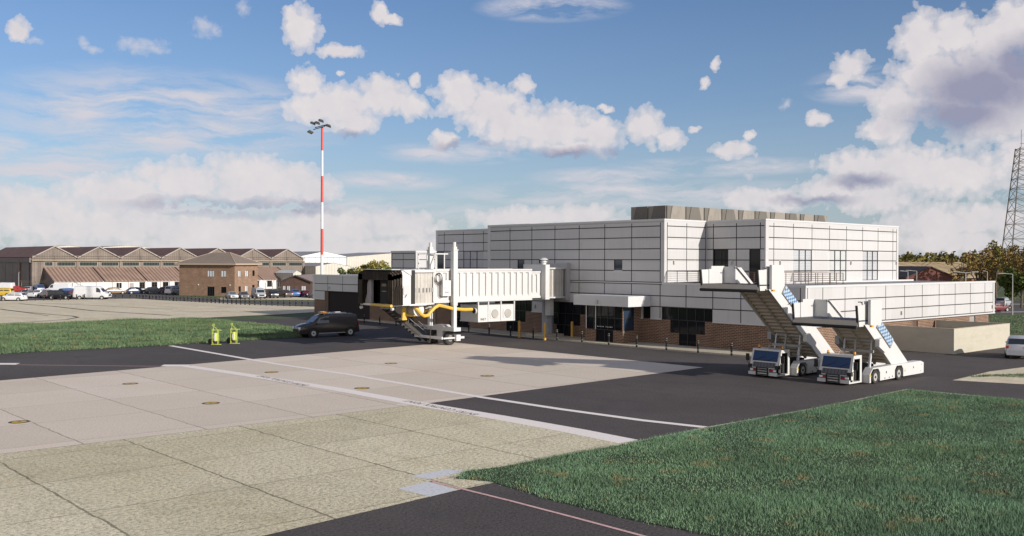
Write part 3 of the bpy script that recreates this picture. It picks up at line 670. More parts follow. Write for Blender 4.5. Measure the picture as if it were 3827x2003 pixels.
# entrance vestibule under a canopy
v = MB(); XV = PS(-2.68); YV = PR(18.16)
VG = [(18.26, 23.0, 1.33, 3.7), (19.4, 21.7, 0.12, 1.33)]; VR = [(-2.58, -1.05, 1.33, 3.7)]
skin(v, XV, 18.16, 23.2, 0, 3.7, VG, 0.1); skin(v, YV, -2.68, 0.06, 0, 3.7, VR, 0.1)
v.face([(-2.68, 23.2, 0), (0, 23.2, 0), (0, 23.2, 3.7), (-2.68, 23.2, 3.7)]); v.build('porch', brick_t, T)
window(T, XV, 18.26, 23.0, 1.33, 3.7, 5, 2, 0.06, fm=frame_d); window(T, XV, 19.4, 21.7, 0.12, 1.33, 2, 1, 0.06, name='door')
window(T, YV, *VR[0], 1, 2, 0.06, gm=glass_b)
f = MB()
for a in (22.98, 21.72): f.box(-2.76, -2.7, a-0.03, a+0.03, 1.35, 3.68)
f.build('glazing_bar', frame_w, T)
d = MB(); [d.ball((-2.66, 19.6+k*0.19, 1.62), 0.05, 6) for k in range(11) if k != 5]; d.build('door_dots', frame_w, T)
c = MB(); c.box(-3.29, -0.005, 16.96, 24.25, 3.70, 4.72); c.build('canopy', clad_trim, T)
for P, lst in ((S0, [(76.4, 4.2), (67.95, 4.2), (33.4, 3.1)]), (PS(-3.29), [(21.0, 4.1)]), (YR, [(1.45, 8.0)]), (XI, [(12.2, 8.0)]), (YL, [(9.05, 8.0), (22.5, 8.0), (32.55, 8.0)]), (R0, [(17.0, 3.2), (38.15, 3.2)])):
    for a, z in lst: wall_light(T, P, a, z)
pp = MB(); pp.tube([(-0.1, 23.6, 0.1), (-0.1, 23.6, 3.6)], 0.07); pp.tube([(-0.08, 51.4, 0.1), (-0.08, 51.4, 5.8)], 0.06); pp.build('drainpipe', grey_metal, T)
# pavement along the front
kerb = [(-2.4, 1.0), (-3.4, 3.05), (-3.55, 5.9), (-3.9, 8.5), (-4.05, 13.3), (-3.9, 22.6), (-3.3, 37), (-1.9, 52.9), (-1.04, 67.8), (-0.9, 66.2)]
pv = MB(); top = kerb[:9]+[(0.05, 67.8), (0.05, 1.0)]
pv.prism(top, 'z', -0.02, 0.12); o = pv.build('pavement', pave_c); o['kind'] = 'structure'
# yard wall beside the terminal
yw_m = streak_mat('rendered block wall', (0.46, 0.425, 0.345), (0.30, 0.265, 0.2), 0.7, 0.85, 0.0, 0.6, 2.0, 0.25)
_, nt_, b_ = None, yw_m.node_tree, yw_m.node_tree.nodes['Principled BSDF']
brn = nt_.nodes.new('ShaderNodeTexBrick'); brn.inputs['Scale'].default_value = 1; brn.inputs['Brick Width'].default_value = 0.5; brn.inputs['Row Height'].default_value = 0.22; brn.inputs['Mortar Size'].default_value = 0.012
nt_.links.new(nt_.nodes.new('ShaderNodeTexCoord').outputs['UV'], brn.inputs['Vector'])
nt_.links.new(bumpn(nt_, mth(nt_, 'SUBTRACT', 1.0, brn.outputs['Fac']), 0.35, 0.02), b_.inputs['Normal'])
YW = thing('yard_wall', 'pale rendered block wall closing off a yard beside the terminal', 'wall', (12.46, -7.06, 0))
y = MB(); y.box(0, 0.3, 0, 7.0, 0, 2.2); y.box(0.3, 11.88, 0, 0.3, 0, 2.195); y.box(11.88, 12.18, 0, 7.0, 0, 2.2); y.build('wall', yw_m, YW)
y = MB(); y.box(-0.02, 0.32, -0.02, 7.0, 2.2, 2.24); y.box(0.32, 11.86, -0.02, 0.32, 2.2, 2.235); y.box(11.86, 12.2, -0.02, 7.0, 2.2, 2.24); y.build('coping', mat('wall coping', (0.46, 0.40, 0.30), 0.8, 0.1, 2), YW)
# ---------------------------------------------------------------- jet bridge
wpaint = streak_mat('white painted steel', (0.56, 0.55, 0.535), (0.36, 0.32, 0.28), 0.35, 0.45)
wpaint2 = mat('clean white paint', (0.58, 0.575, 0.565), 0.4, 0.04, 2)
fabric_w = rib_mat('ribbed curtain', (0.52, 0.49, 0.44), (0.38, 0.35, 0.31), 0.16, 0, 0.7, uvspace=True, duty=0.4, bs=0.5, blot=0.3)
hood_m = streak_mat('black bellows', (0.018, 0.014, 0.011), (0.16, 0.125, 0.09), 1.0, 0.8, 0.0, 6.0, 0.3, 0.2)
dark_in = mat('dark interior', (0.02, 0.018, 0.016), 0.8)
yel_m = streak_mat('yellow hose', (0.62, 0.40, 0.06), (0.35, 0.2, 0.04), 0.4, 0.5)
cable_m = mat('black cable', (0.06, 0.05, 0.045), 0.6)
conc_m = mat('concrete column', (0.33, 0.33, 0.35), 0.8, 0.15, 2)
tyre_m = mat('tyre rubber', (0.03, 0.028, 0.025), 0.8, 0.3, 6)
rim_m = mat('painted wheel rim', (0.5, 0.49, 0.47), 0.35, metal=0.3)
grille_m = rib_mat('fan grille', (0.30, 0.27, 0.23), (0.5, 0.48, 0.44), 0.09, 0, 0.6, uvspace=True, duty=0.5)
def PY(px, py, y):
    d = ray(px, py); q = CAM+d*((y-CAM[1])/d[1]); return (q[0], y, q[2])
def wb(mb, name, m, root, sub=False): return mb.build(name, m, root, (0, 0, 0) if sub else tuple(-Vector(root.location)))
JB = thing('jet_bridge', 'white airport boarding bridge on a wheeled bogie with black cab hood and yellow bumper', 'jet bridge', (-1.05, 30.3, 0))
b = MB(); b.cyl((-1.05, 30.3, 0.25), (-1.05, 30.3, 4.25), 0.62, 0.62, 8, 0, True, False); wb(b, 'column', conc_m, JB)
b = MB(); b.box(-2.7, 0.0, 28.9, 31.9, 0.12, 0.34); wb(b, 'footing', pave_c, JB)
b = MB(); b.box(-2.05, -1.5, 28.95, 29.65, 2.35, 4.15); b.box(-2.2, -2.05, 29.05, 29.5, 2.6, 2.95); wb(b, 'control_box', wpaint, JB)
def ribbed_cyl(mb, c, r, z0, z1, n=56, dr=0.035, mi=0):
    P = [(c[0]+(r+(dr if k % 2 else -dr))*math.cos(2*PI*k/n), c[1]+(r+(dr if k % 2 else -dr))*math.sin(2*PI*k/n)) for k in range(n)]
    for k in range(n):
        p, q = P[k], P[(k+1) % n]; u = k*2*PI*r/n; v = (k+1)*2*PI*r/n
        mb.face([(*p, z0), (*q, z0), (*q, z1), (*p, z1)], mi, [(u, z0), (v, z0), (v, z1), (u, z1)])
b = MB(); ribbed_cyl(b, (-1.5, 29.8), 1.75, 4.35, 7.25); wb(b, 'rotunda_curtain', fabric_w, JB)
b = MB(); b.cyl((-1.5, 29.8, 7.25), (-1.5, 29.8, 7.4), 1.95, 1.95, 28, 0, True, False); b.cyl((-1.5, 29.8, 4.2), (-1.5, 29.8, 4.35), 1.95, 1.95, 28, 0, True, False); wb(b, 'rotunda_plate', wpaint2, JB)
b = MB(); b.box(-3.7, -3.1, 27.9, 31.3, 4.1, 7.72); wb(b, 'collar', wpaint, JB)
b = MB(); b.cyl((-3.0, 28.9, 7.4), (-3.0, 28.9, 8.0), 0.26, 0.26, 12); b.cyl((-3.0, 28.9, 7.95), (-3.0, 28.9, 8.05), 0.36, 0.36, 14); b.cyl((-3.0, 28.9, 8.05), (-3.0, 28.9, 8.2), 0.24, 0.24, 10); b.cyl((-3.0, 28.9, 8.2), (-3.0, 28.9, 8.42), 0.5, 0.22, 16); wb(b, 'roof_vent', wpaint2, JB)
b = MB(); b.box(-1.2, -0.55, 28.25, 31.2, 4.25, 7.2); wb(b, 'fixed_walkway', mat('dark walkway sheet', (0.13, 0.12, 0.115), 0.6, 0.1, 1), JB)
b = MB(); b.box(-0.56, -0.005, 27.95, 32.6, 3.99, 7.85); wb(b, 'wall_portal', streak_mat('portal panel', (0.42, 0.40, 0.39), (0.3, 0.28, 0.26), 0.3, 0.5), JB)
def tunnel(name, x0, x1, y0, y1, z0, z1, gx, gw):
    b = MB(); H_ = [(g-gw/2, g+gw/2, z0+0.42, z1-0.3) for g in gx]
    skin(b, PR(y0), x0, x1, z0+0.2, z1-0.14, H_, 0.13)
    for h in H_:
        b.face([(h[0], y0+0.13, h[2]), (h[1], y0+0.13, h[2]), (h[1], y0+0.13, h[3]), (h[0], y0+0.13, h[3])])
        # sloping foot and head of each recess
        b.face([(h[0], y0, h[2]), (h[1], y0, h[2]), (h[1], y0+0.13, h[2]+0.22), (h[0], y0+0.13, h[2]+0.22)])
        b.face([(h[0], y0, h[3]), (h[1], y0, h[3]), (h[1], y0+0.13, h[3]-0.12), (h[0], y0+0.13, h[3]-0.12)])
    b.face([(x0, y1, z0), (x1, y1, z0), (x1, y1, z1), (x0, y1, z1)]); b.face([(x0, y0, z0), (x1, y0, z0), (x1, y1, z0), (x0, y1, z0)])
    b.face([(x0, y0, z1), (x1, y0, z1), (x1, y1, z1), (x0, y1, z1)])
    for x in (x0, x1): b.face([(x, y0, z0), (x, y1, z0), (x, y1, z1), (x, y0, z1)])
    b.box(x0-0.03, x1+0.03, y0-0.09, y0+0.02, z1-0.14, z1+0.03); b.box(x0-0.03, x1+0.03, y0-0.09, y0+0.02, z0-0.02, z0+0.2)
    b.box(x0-0.03, x1+0.03, y1-0.02, y1+0.09, z1-0.14, z1+0.03)
    return wb(b, name, wpaint, JB)
tunnel('inner_tunnel', -6.4, -3.72, 28.62, 31.1, 4.28, 7.0, [-4.4, -5.05], 0.34)
tunnel('outer_tunnel', -17.9, -5.25, 28.38, 31.4, 4.1, 7.24, [-5.85-0.82*k for k in range(15)], 0.42)
# cab
b = MB(); ribbed_cyl(b, (-19.55, 29.9), 2.15, 4.15, 6.98, 72); wb(b, 'cab_curtain', fabric_w, JB)
b = MB()
for k in range(10):
    a = math.radians(225+k*11.5); p = (-19.55+2.2*math.cos(a), 29.9+2.2*math.sin(a)); b.box(p[0]-0.06, p[0]+0.06, p[1]-0.05, p[1]+0.01, 5.15, 5.55)
o = wb(b, 'curtain_window_row', grey_metal, JB)
b = MB(); b.cyl((-19.55, 29.9, 6.98), (-19.55, 29.9, 7.24), 2.38, 2.38, 30, 0, True, False); b.box(-20.6, -17.7, 28.3, 31.4, 7.0, 7.22); wb(b, 'cab_roof', wpaint2, JB)
b = MB(); b.cyl((-19.55, 29.9, 3.98), (-19.55, 29.9, 4.15), 2.38, 2.38, 30, 0, True, False); b.box(-23.4, -19.6, 27.15, 32.35, 3.96, 4.11); wb(b, 'cab_floor', wpaint2, JB)
b = MB(); b.box(-22.5, -21.5, 27.0, 27.15, 4.0, 7.2); b.box(-22.42, -21.58, 26.96, 27.0, 4.1, 6.8); b.face([(-21.5, 27.0, 7.2), (-22.5, 27.0, 7.2), (-22.5, 29, 7.24), (-20.8, 28.6, 7.24)]); b.face([(-21.5, 27.0, 4.1), (-21.5, 27.0, 7.2), (-20.6, 28.0, 7.1), (-20.6, 28.0, 4.1)]); wb(b, 'cab_side', wpaint2, JB)
b = MB(); b.box(-22.5, -21.5, 32.35, 32.5, 4.0, 7.2); wb(b, 'cab_side', wpaint2, JB)
b = MB(); b.prism([(-22.35+0.1*i, z) for i, z in ((0, 5.05), (0, 5.75), (1, 5.85), (6, 5.85), (7, 5.75), (7, 5.05), (6, 4.95), (1, 4.95))], 'y', 26.93, 26.96); wb(b, 'cab_window', mat('pale acrylic', (0.5, 0.5, 0.5), 0.2), JB)
b = MB(); b.tube([(-22.0, 26.92, 5.0), (-22.1, 26.85, 4.9), (-22.2, 26.82, 4.75)], 0.03); wb(b, 'cab_wiper', cable_m, JB)
b = MB(); b.box(-22.5, -20.9, 27.15, 32.35, 4.11, 7.2, 0, 'l'); wb(b, 'cab_interior', dark_in, JB)
b = MB(); b.box(-22.7, -22.3, 28.9, 30.1, 4.12, 6.5); b.box(-22.74, -22.7, 29.1, 29.8, 5.7, 5.95, 1); b.box(-22.74, -22.7, 29.1, 29.8, 5.2, 5.3, 1); wb(b, 'operator_door', [dark_in, mat('door pane', (0.17, 0.14, 0.11), 0.4)], JB)
b = MB(); b.prism([(32.0, 4.12), (30.9, 4.12), (30.9, 6.55), (31.3, 6.5), (31.55, 5.9), (31.6, 5.0)], 'x', -23.15, -22.9); wb(b, 'grey_screen', mat('grey fabric', (0.30, 0.28, 0.28), 0.85, 0.15, 3), JB)
b = MB()
for k in range(7):     # folded hood: nested arches stepping forward
    x = -22.45-0.16*k; e = 0.05*(k % 2); lean = 0.05*k
    yo0, yo1, zt = 26.98-e, 32.52+e, 7.2-0.03*k+e
    for (ya, yb_) in ((yo0, yo0+0.55+0.02*k), (yo1-0.55-0.02*k, yo1)): b.box(x-0.13, x, ya, yb_, 4.05, zt-0.18-0.03*(k % 2))
    b.prism([(yo0, zt-0.34), (yo0+0.45, zt), (yo1-0.3, zt), (yo1, zt-0.2), (yo1, zt-0.72), (yo0, zt-0.72)], 'x', x-0.13, x)
for k in range(9): b.box(-23.3+0.1*k, -23.24+0.1*k, 26.86-0.05*(k % 2), 26.95, 4.05, 5.5+0.09*((k*7) % 5))
wb(b, 'hood', hood_m, JB)
b = MB(); b.prism([(-22.45, 7.22), (-21.5, 7.22), (-21.5, 6.72), (-21.75, 6.85)], 'y', 26.9, 27.6); b.box(-23.4, -22.45, 27.3, 32.3, 7.22, 7.27); wb(b, 'hood_cap', wpaint2, JB)
b = MB(); b.cyl((-23.75, 26.8, 4.02), (-23.05, 32.5, 4.02), 0.13, 0.13, 10); wb(b, 'bumper', yel_m, JB)
for y in (27.0, 32.0):
    b = MB(); b.cyl((-23.4, y, 3.75), (-23.62, y, 3.7), 0.13, 0.15, 10); wb(b, 'floodlight', lamp_w, JB)
# hose reel, hoses, duct
b = MB(); b.cyl((-19.75, 28.2, 3.5), (-19.75, 31.2, 3.5), 0.48, 0.48, 14, 0, True, False); b.cyl((-19.75, 28.12, 3.5), (-19.75, 28.2, 3.5), 0.6, 0.6, 16, 1, True, False); wb(b, 'hose_reel', [grey_metal, wpaint2], JB)
b = MB(); b.tube([PY(1551, 1149, 28.1), PY(1562, 1158, 27.9), PY(1572, 1172, 27.85), PY(1586, 1181, 27.85), PY(1600, 1178, 27.85), PY(1612, 1163, 27.9), PY(1624, 1150, 27.9), PY(1640, 1141, 27.95), PY(1660, 1145, 27.95), PY(1690, 1153, 28.0), PY(1735, 1157, 28.1), PY(1764, 1156, 28.2)], 0.165, 7); wb(b, 'hose', yel_m, JB)
b = MB(); b.tube([PY(1512, 1173, 29.6), PY(1535, 1178, 29.5), PY(1560, 1175, 29.5), PY(1590, 1160, 29.6), PY(1612, 1148, 29.8)], 0.16, 7); wb(b, 'hose', yel_m, JB)
b = MB(); p = PY(1510, 1148, 29.3); q = PY(1510, 1196, 29.3); b.prism([(p[0]-0.16, p[2]), (p[0]+0.16, p[2]), (q[0]+0.26, q[2]), (q[0]-0.26, q[2])], 'y', 29.2, 29.4); wb(b, 'air_duct', yel_m, JB)
# cable coil and cabinet on the tunnel side
b = MB()
for r, dz in ((0.34, 0), (0.37, -0.12), (0.40, -0.3)):
    c = PY(1641, 1034, 28.2); b.tube([(c[0]+r*math.cos(t), 28.2, c[2]+dz*0.5+r*1.35*math.sin(t)-0.1) for t in (2*PI*k/20 for k in range(21))], 0.028, 5)
b.tube([PY(1616, 1034, 28.15), PY(1616, 1075, 28.15), PY(1616, 1130, 28.1), PY(1612, 1200, 28.0), PY(1606, 1281, 27.9)], 0.04, 5)
b.tube([PY(1646, 1050, 28.15), PY(1645, 1100, 28.15), PY(1648, 1113, 28.15), PY(1653, 1112, 28.15), PY(1654, 1104, 28.2)], 0.03, 5); wb(b, 'cable', cable_m, JB)
p, q = PY(1654, 1048, 28.0), PY(1684, 1106, 28.0)
b = MB(); b.box(p[0], q[0], 27.95, 28.35, q[2], p[2]); o = wb(b, 'electrical_cabinet', wpaint2, JB)
b = MB(); b.box(p[0]+0.25, p[0]+0.7, 27.93, 27.95, q[2]+0.3, q[2]+0.42); b.box(p[0]+0.05, p[0]+0.35, 27.93, 27.95, q[2]+0.75, q[2]+0.8); b.build('cabinet_vent', grey_metal, o)
b = MB()
for x in (-17.55, -16.5, -15.35):
    for y in (28.5, 31.2): b.bar((x, y, 7.25), (x, y, 8.72), 0.09)
    b.bar((x, 28.5, 8.72), (x, 31.2, 8.72), 0.08)
for y in (28.5, 31.2): b.bar((-17.6, y, 8.72), (-15.3, y, 8.72), 0.11)
wb(b, 'roof_rail', wpaint2, JB)
# lifting columns, crossbeam, bogie
for y0 in (27.75, 31.5):
    b = MB(); b.box(-15.95, -15.45, y0, y0+0.45, 3.8, 9.05); b.box(-16.0, -15.4, y0-0.05, y0+0.5, 9.05, 9.15); b.box(-15.9, -15.5, y0+0.05, y0+0.4, 9.15, 9.42); b.cyl((-15.7, y0+0.22, 9.42), (-15.7, y0+0.22, 9.85), 0.17, 0.17, 10); b.box(-16.02, -15.95, y0-0.1, y0+0.15, 8.5, 8.6)
    o = wb(b, 'lifting_column', wpaint, JB)
    b = MB(); b.box(-15.88, -15.52, y0+0.05, y0+0.4, 1.72, 3.8); b.build('inner_column', wpaint2, o)
b = MB(); b.prism([(27.45, 1.37), (32.2, 1.37), (32.2, 1.72), (30.7, 1.72), (30.4, 1.92), (29.2, 1.92), (28.9, 1.72), (27.45, 1.72)], 'x', -16.15, -15.3); wb(b, 'crossbeam', wpaint, JB)
b = MB(); b.box(-16.1, -15.4, 29.25, 30.15, 0.75, 1.37); b.box(-16.05, -15.55, 28.8, 30.6, 0.45, 0.8); wb(b, 'bogie', wpaint, JB)
def wheel(root, c, r, w, ax=(0, 1, 0), rimr=0.62, world=True, rm=None, n=22):
    ax = Vector(ax); c = Vector(c); b = MB()
    prof = [(-w/2, r*rimr), (-w/2, r*0.9), (-w*0.36, r), (w*0.36, r), (w/2, r*0.9), (w/2, r*rimr)]
    rings = [b.ring(c+ax*d, ax, rr, n) for d, rr in prof]
    for i in range(len(rings)-1):
        for k in range(n):
            j = (k+1) % n; b.face([rings[i][k], rings[i][j], rings[i+1][j], rings[i+1][k]], 0, None, True)
    o = wb(b, 'wheel', tyre_m, root) if world else b.build('wheel', tyre_m, root)
    b = MB(); b.cyl(c-ax*(w*0.40), c+ax*(w*0.40), r*rimr, r*rimr, n, 0, True, False); b.cyl(c-ax*(w*0.5), c+ax*(w*0.5), r*rimr*0.3, r*rimr*0.3, 10, 1)
    b.build('rim', [rm or rim_m, black_m], o); return o
for y in (28.6, 30.95): wheel(JB, (-15.8, y, 0.66), 0.66, 0.5, rimr=0.5, rm=mat('dull grey rim', (0.2, 0.19, 0.18), 0.6))
b = MB(); b.box(-17.05, -16.9, 28.15, 32.5, 0.62, 0.86); b.box(-16.9, -15.5, 28.05, 28.17, 0.64, 0.78); b.box(-15.5, -15.0, 27.85, 28.25, 0.42, 1.0); b.box(-15.0, -14.45, 27.95, 28.1, 0.62, 0.82); b.box(-14.6, -14.45, 28.1, 32.4, 0.62, 0.82); wb(b, 'wheel_guard', wpaint2, JB)
# service stair
b = MB(); A_, B_ = Vector((-20.6, 0, 3.55)), Vector((-16.1, 0, 0.25))
for y in (31.7, 32.7): b.bar((A_.x, y, A_.z), (B_.x, y, B_.z), 0.06, 0.32)
for k in range(12):
    p = A_.lerp(B_, (k+0.5)/12); b.box(p.x-0.14, p.x+0.14, 31.73, 32.67, p.z-0.02, p.z+0.03, 1)
for y in (31.7, 32.7):
    for dz in (0.55, 1.0): b.bar((A_.x, y, A_.z+dz), (B_.x+0.3, y, B_.z+dz), 0.05, 0.05, 1)
    for t in (0.1, 0.5, 0.95): p = A_.lerp(B_, t); b.bar((p.x, y, p.z), (p.x, y, p.z+1.0), 0.04, 0.04, 1)
wb(b, 'service_stair', [mat('dark steel', (0.04, 0.034, 0.03), 0.6), mat('worn steel', (0.16, 0.15, 0.145), 0.5)], JB)
b = MB(); b.box(-20.9, -19.6, 31.4, 32.8, 3.5, 3.58); wb(b, 'stair_landing', grey_metal, JB)
b = MB(); b.box(-18.2, -17.4, 29.2, 30.6, 3.5, 4.1); wb(b, 'underframe', grey_metal, JB)
# air conditioning pack hung under the tunnel
b = MB(); b.box(-12.4, -7.6, 28.35, 31.1, 2.12, 3.72); b.box(-12.44, -7.56, 28.31, 31.14, 2.06, 2.16)
for x in (-12.4, -11.1, -9.45, -7.66): b.box(x-0.06, x+0.06, 28.29, 28.41, 2.1, 4.12)
o = wb(b, 'air_conditioner', wpaint, JB)
for x in (-10.28, -8.56):
    b = MB(); b.box(x-0.6, x+0.6, 28.3, 28.35, 2.4, 3.3); b.cyl((x, 28.32, 2.85), (x, 28.24, 2.85), 0.44, 0.44, 20, 1, True, False); b.build('fan', [wpaint2, grille_m], o)
b = MB(); b.cyl((-12.42, 28.75, 3.15), (-12.62, 28.75, 3.15), 0.34, 0.34, 16, 0, True, False); b.cyl((-12.6, 28.75, 3.15), (-12.64, 28.75, 3.15), 0.24, 0.24, 12, 1); b.build('hose_port', [lamp_w, dark_in], o)
t = text_mb('INET', 0.34, p_dark, 'lettering', o); t.rotation_euler = (PI/2, 0, 0); t.location = (-11.75, 28.33, 2.32)

# ---------------------------------------------------------------- passenger stair trucks
tan_m = streak_mat('beige underside', (0.42, 0.36, 0.28), (0.26, 0.21, 0.16), 0.5, 0.55)
cab_w = streak_mat('truck white', (0.57, 0.565, 0.55), (0.45, 0.41, 0.36), 0.25, 0.35)
wind_b = mat('blue windscreen', (0.022, 0.055, 0.14), 0.06, spec=0.25)
grille_d = rib_mat('dark radiator grille', (0.03, 0.03, 0.035), (0.085, 0.085, 0.095), 0.25, 0, 0.5, uvspace=True, duty=0.8)
red_m = mat('red lamp lens', (0.42, 0.02, 0.015), 0.25); lens_w = mat('clear lamp lens', (0.75, 0.75, 0.74), 0.15); amb_m = mat('amber beacon', (0.75, 0.3, 0.03), 0.25)
deck_b = mat('blue grey deck', (0.035, 0.045, 0.075), 0.5, 0.1, 4)
alu = mat('dull aluminium', (0.40, 0.36, 0.30), 0.4, 0.06, 2, metal=0.15)
haz_y = mat('hazard yellow', (0.65, 0.5, 0.04), 0.5)
sol, nt_, b_ = newmat('solar cells'); uv_ = nt_.nodes.new('ShaderNodeTexCoord').outputs['UV']
ck = nt_.nodes.new('ShaderNodeTexChecker'); ck.inputs['Scale'].default_value = 6.0; ck.inputs['Color1'].default_value = (0.09, 0.17, 0.31, 1); ck.inputs['Color2'].default_value = (0.42, 0.52, 0.6, 1); nt_.links.new(uv_, ck.inputs['Vector']); nt_.links.new(ck.outputs['Color'], b_.inputs['Base Color']); b_.inputs['Roughness'].default_value = 0.2
def stair_truck(yc, zp, label, dx=0.0):
    X0 = -10.5
    R = thing('stair_truck', label, 'stair truck', (X0+dx, yc, 0), 0, 'airport passenger stair trucks parked side by side')
    L = lambda v: v-X0
    # chassis flanks with wheel openings
    WX = (-12.55, -9.3)
    top = [(-13.35, 0.62), (-13.05, 0.95), (-12.7, 1.06), (-6.2, 1.1), (-5.75, 0.98), (-5.62, 0.6), (-5.66, 0.22)]
    low = [(WX[1]+0.62, 0.2), (WX[1]+0.6, 0.75), (WX[1]+0.36, 0.98), (WX[1]-0.36, 0.98), (WX[1]-0.6, 0.75), (WX[1]-0.62, 0.2),
           (WX[0]+0.62, 0.16), (WX[0]+0.6, 0.75), (WX[0]+0.36, 0.98), (WX[0]-0.36, 0.98), (WX[0]-0.6, 0.75), (WX[0]-0.62, 0.12), (-13.35, 0.1)]
    for s in (-1, 1):
        b = MB(); poly = [(L(x), z) for x, z in top+low]
        # strips between successive columns keep the concave outline clean
        def seg(xa, xb, za0, za1, zb0, zb1):
            b.prism([(L(xa), za0), (L(xb), zb0), (L(xb), zb1), (L(xa), za1)], 'y', s*1.6, s*1.05)
        seg(-13.35, -13.17, 0.1, 0.62, 0.11, 0.83); seg(-13.17, WX[0]-0.36, 0.98 if False else 0.72, 0.83, 0.985, 1.062)
        seg(WX[0]-0.36, WX[0]+0.36, 0.985, 1.062, 0.985, 1.066); seg(WX[0]+0.36, WX[0]+0.6, 0.985, 1.066, 0.72, 1.068)
        seg(WX[0]+0.6, WX[1]-0.6, 0.16, 1.068, 0.19, 1.084); seg(WX[1]-0.6, WX[1]-0.36, 0.72, 1.084, 0.985, 1.085)
        seg(WX[1]-0.36, WX[1]+0.36, 0.985, 1.085, 0.985, 1.09); seg(WX[1]+0.36, WX[1]+0.6, 0.985, 1.09, 0.72, 1.09)
        seg(WX[1]+0.6, -6.1, 0.2, 1.09, 0.22, 1.1); seg(-6.1, -5.66, 0.22, 1.1, 0.24, 0.96)
        b.build('chassis_side', cab_w, R)
        for x in WX: wheel(R, (L(x), s*1.47, 0.44), 0.44, 0.28, rimr=0.62, world=False)
        if s < 0:
            b = MB()
            for x in (-13.22, -8.45):
                b.prism([(L(x)-0.1, 0.5), (L(x)+0.1, 0.5), (L(x), 0.72)], 'y', -1.608, -1.6)
                b.prism([(L(x)-0.03, 0.53), (L(x)+0.03, 0.53), (L(x), 0.65)], 'y', -1.612, -1.608, 1)
            b.build('hazard_sign', [haz_y, black_m], R)
            b = MB()
            for x, z, q in ((-11.1, 0.66, 0.07), (-7.2, 0.72, 0.06), (-11.3, 0.27, 0.05), (-10.7, 0.28, 0.05), (-10.25, 0.32, 0.05), (-6.0, 0.85, 0.03), (-6.1, 0.4, 0.03)): b.box(L(x)-q*0.7, L(x)+q*0.7, -1.612, -1.6, z-q, z+q)
            b.build('side_port', black_m, R)
    b = MB(); b.box(L(-13.3), L(-5.7), -1.05, 1.05, 0.3, 0.62); b.box(L(-5.9), L(-5.66), -1.05, 1.05, 0.3, 0.95, 1); b.box(L(-11.6), L(-10.9), -0.9, -0.2, 0.62, 0.95, 0); b.box(L(-10.4), L(-9.6), 0.1, 0.9, 0.62, 1.0); wb_ = b.build('chassis_deck', [dark_in, cab_w], R)
    # cab
    f0, f1, ft, bk = -15.15, -15.02, -14.58, -13.55; hw = 1.15
    b = MB(); zb, zm, zt = 0.14, 0.62, 1.93
    fx = lambda z: f1+(ft-f1)*max(0, (z-zm)/(zt-zm))
    b.box(L(f0), L(f1)+0.3, -hw, hw, zb, 0.36); b.prism([(L(f1), 0.36), (L(f1), zm), (L(ft), zt), (L(ft)+0.02, zt), (L(f1)+0.12, zm), (L(f1)+0.12, 0.36)], 'y', -hw, hw)
    b.box(L(ft), L(bk), -hw, hw, zt-0.07, zt); b.box(L(bk)-0.06, L(bk), -hw, hw, zb, zt-0.07); b.box(L(f1)+0.3, L(bk)-0.06, -hw, hw, zb, 0.24)
    for s in (-1, 1):
        y0, y1 = s*hw, s*(hw-0.06)
        b.prism([(L(f1), 0.24), (L(f1)+0.38, 0.24), (L(fx(1.7))+0.14, 1.72), (L(ft)+0.1, zt-0.07), (L(ft), zt-0.07), (L(f1), zm)], 'y', y0, y1)
        b.box(L(bk)-0.22, L(bk)-0.06, min(y0, y1), max(y0, y1), 0.24, zt-0.07); b.box(L(ft)+0.1, L(bk)-0.22, min(y0, y1), max(y0, y1), zt-0.22, zt-0.07)
    cabo = b.build('cab', cab_w, R)
    b = MB(); b.box(L(bk)-0.5, L(bk)-0.1, -0.9, 0.9, 0.3, 1.25); b.box(L(-14.55), L(-14.3), -0.9, 0.9, 0.5, 1.0); b.face([(L(bk)-0.07, -1.08, 0.25), (L(bk)-0.07, 1.08, 0.25), (L(bk)-0.07, 1.08, zt-0.1), (L(bk)-0.07, -1.08, zt-0.1)]); b.build('cab_interior', dark_in, cabo)
    def front(y0, y1, z0, z1, off, m, name, th=0.02):
        b = MB(); n = Vector((-(zt-zm), 0, (ft-f1))).normalized()*off
        P = [(L(fx(z0))+n.x, y0, z0+n.z), (L(fx(z0))+n.x, y1, z0+n.z), (L(fx(z1))+n.x, y1, z1+n.z), (L(fx(z1))+n.x, y0, z1+n.z)]
        b.face(P, 0, [(y0, z0), (y1, z0), (y1, z1), (y0, z1)]); Q = [(p[0]+th, p[1], p[2]) for p in P]
        for k in range(4): j = (k+1) % 4; b.face([P[k], P[j], Q[j], Q[k]])
        return b.build(name, m, R)
    front(-1.0, 1.0, 1.1, 1.8, 0.012, frame_d, 'windscreen_frame')
    for y0 in (-0.97, 0.02): front(y0, y0+0.95, 1.13, 1.77, 0.02, wind_b, 'windscreen')
    front(-0.9, 0.9, 0.66, 1.02, 0.015, grille_d, 'radiator_grille')
    for s in (-0.12, 0.86):
        b = MB(); b.bar((L(fx(1.13))-0.04, s-0.05, 1.12), (L(fx(1.5))-0.05, s-0.75, 1.42), 0.03); b.build('wiper', black_m, R)
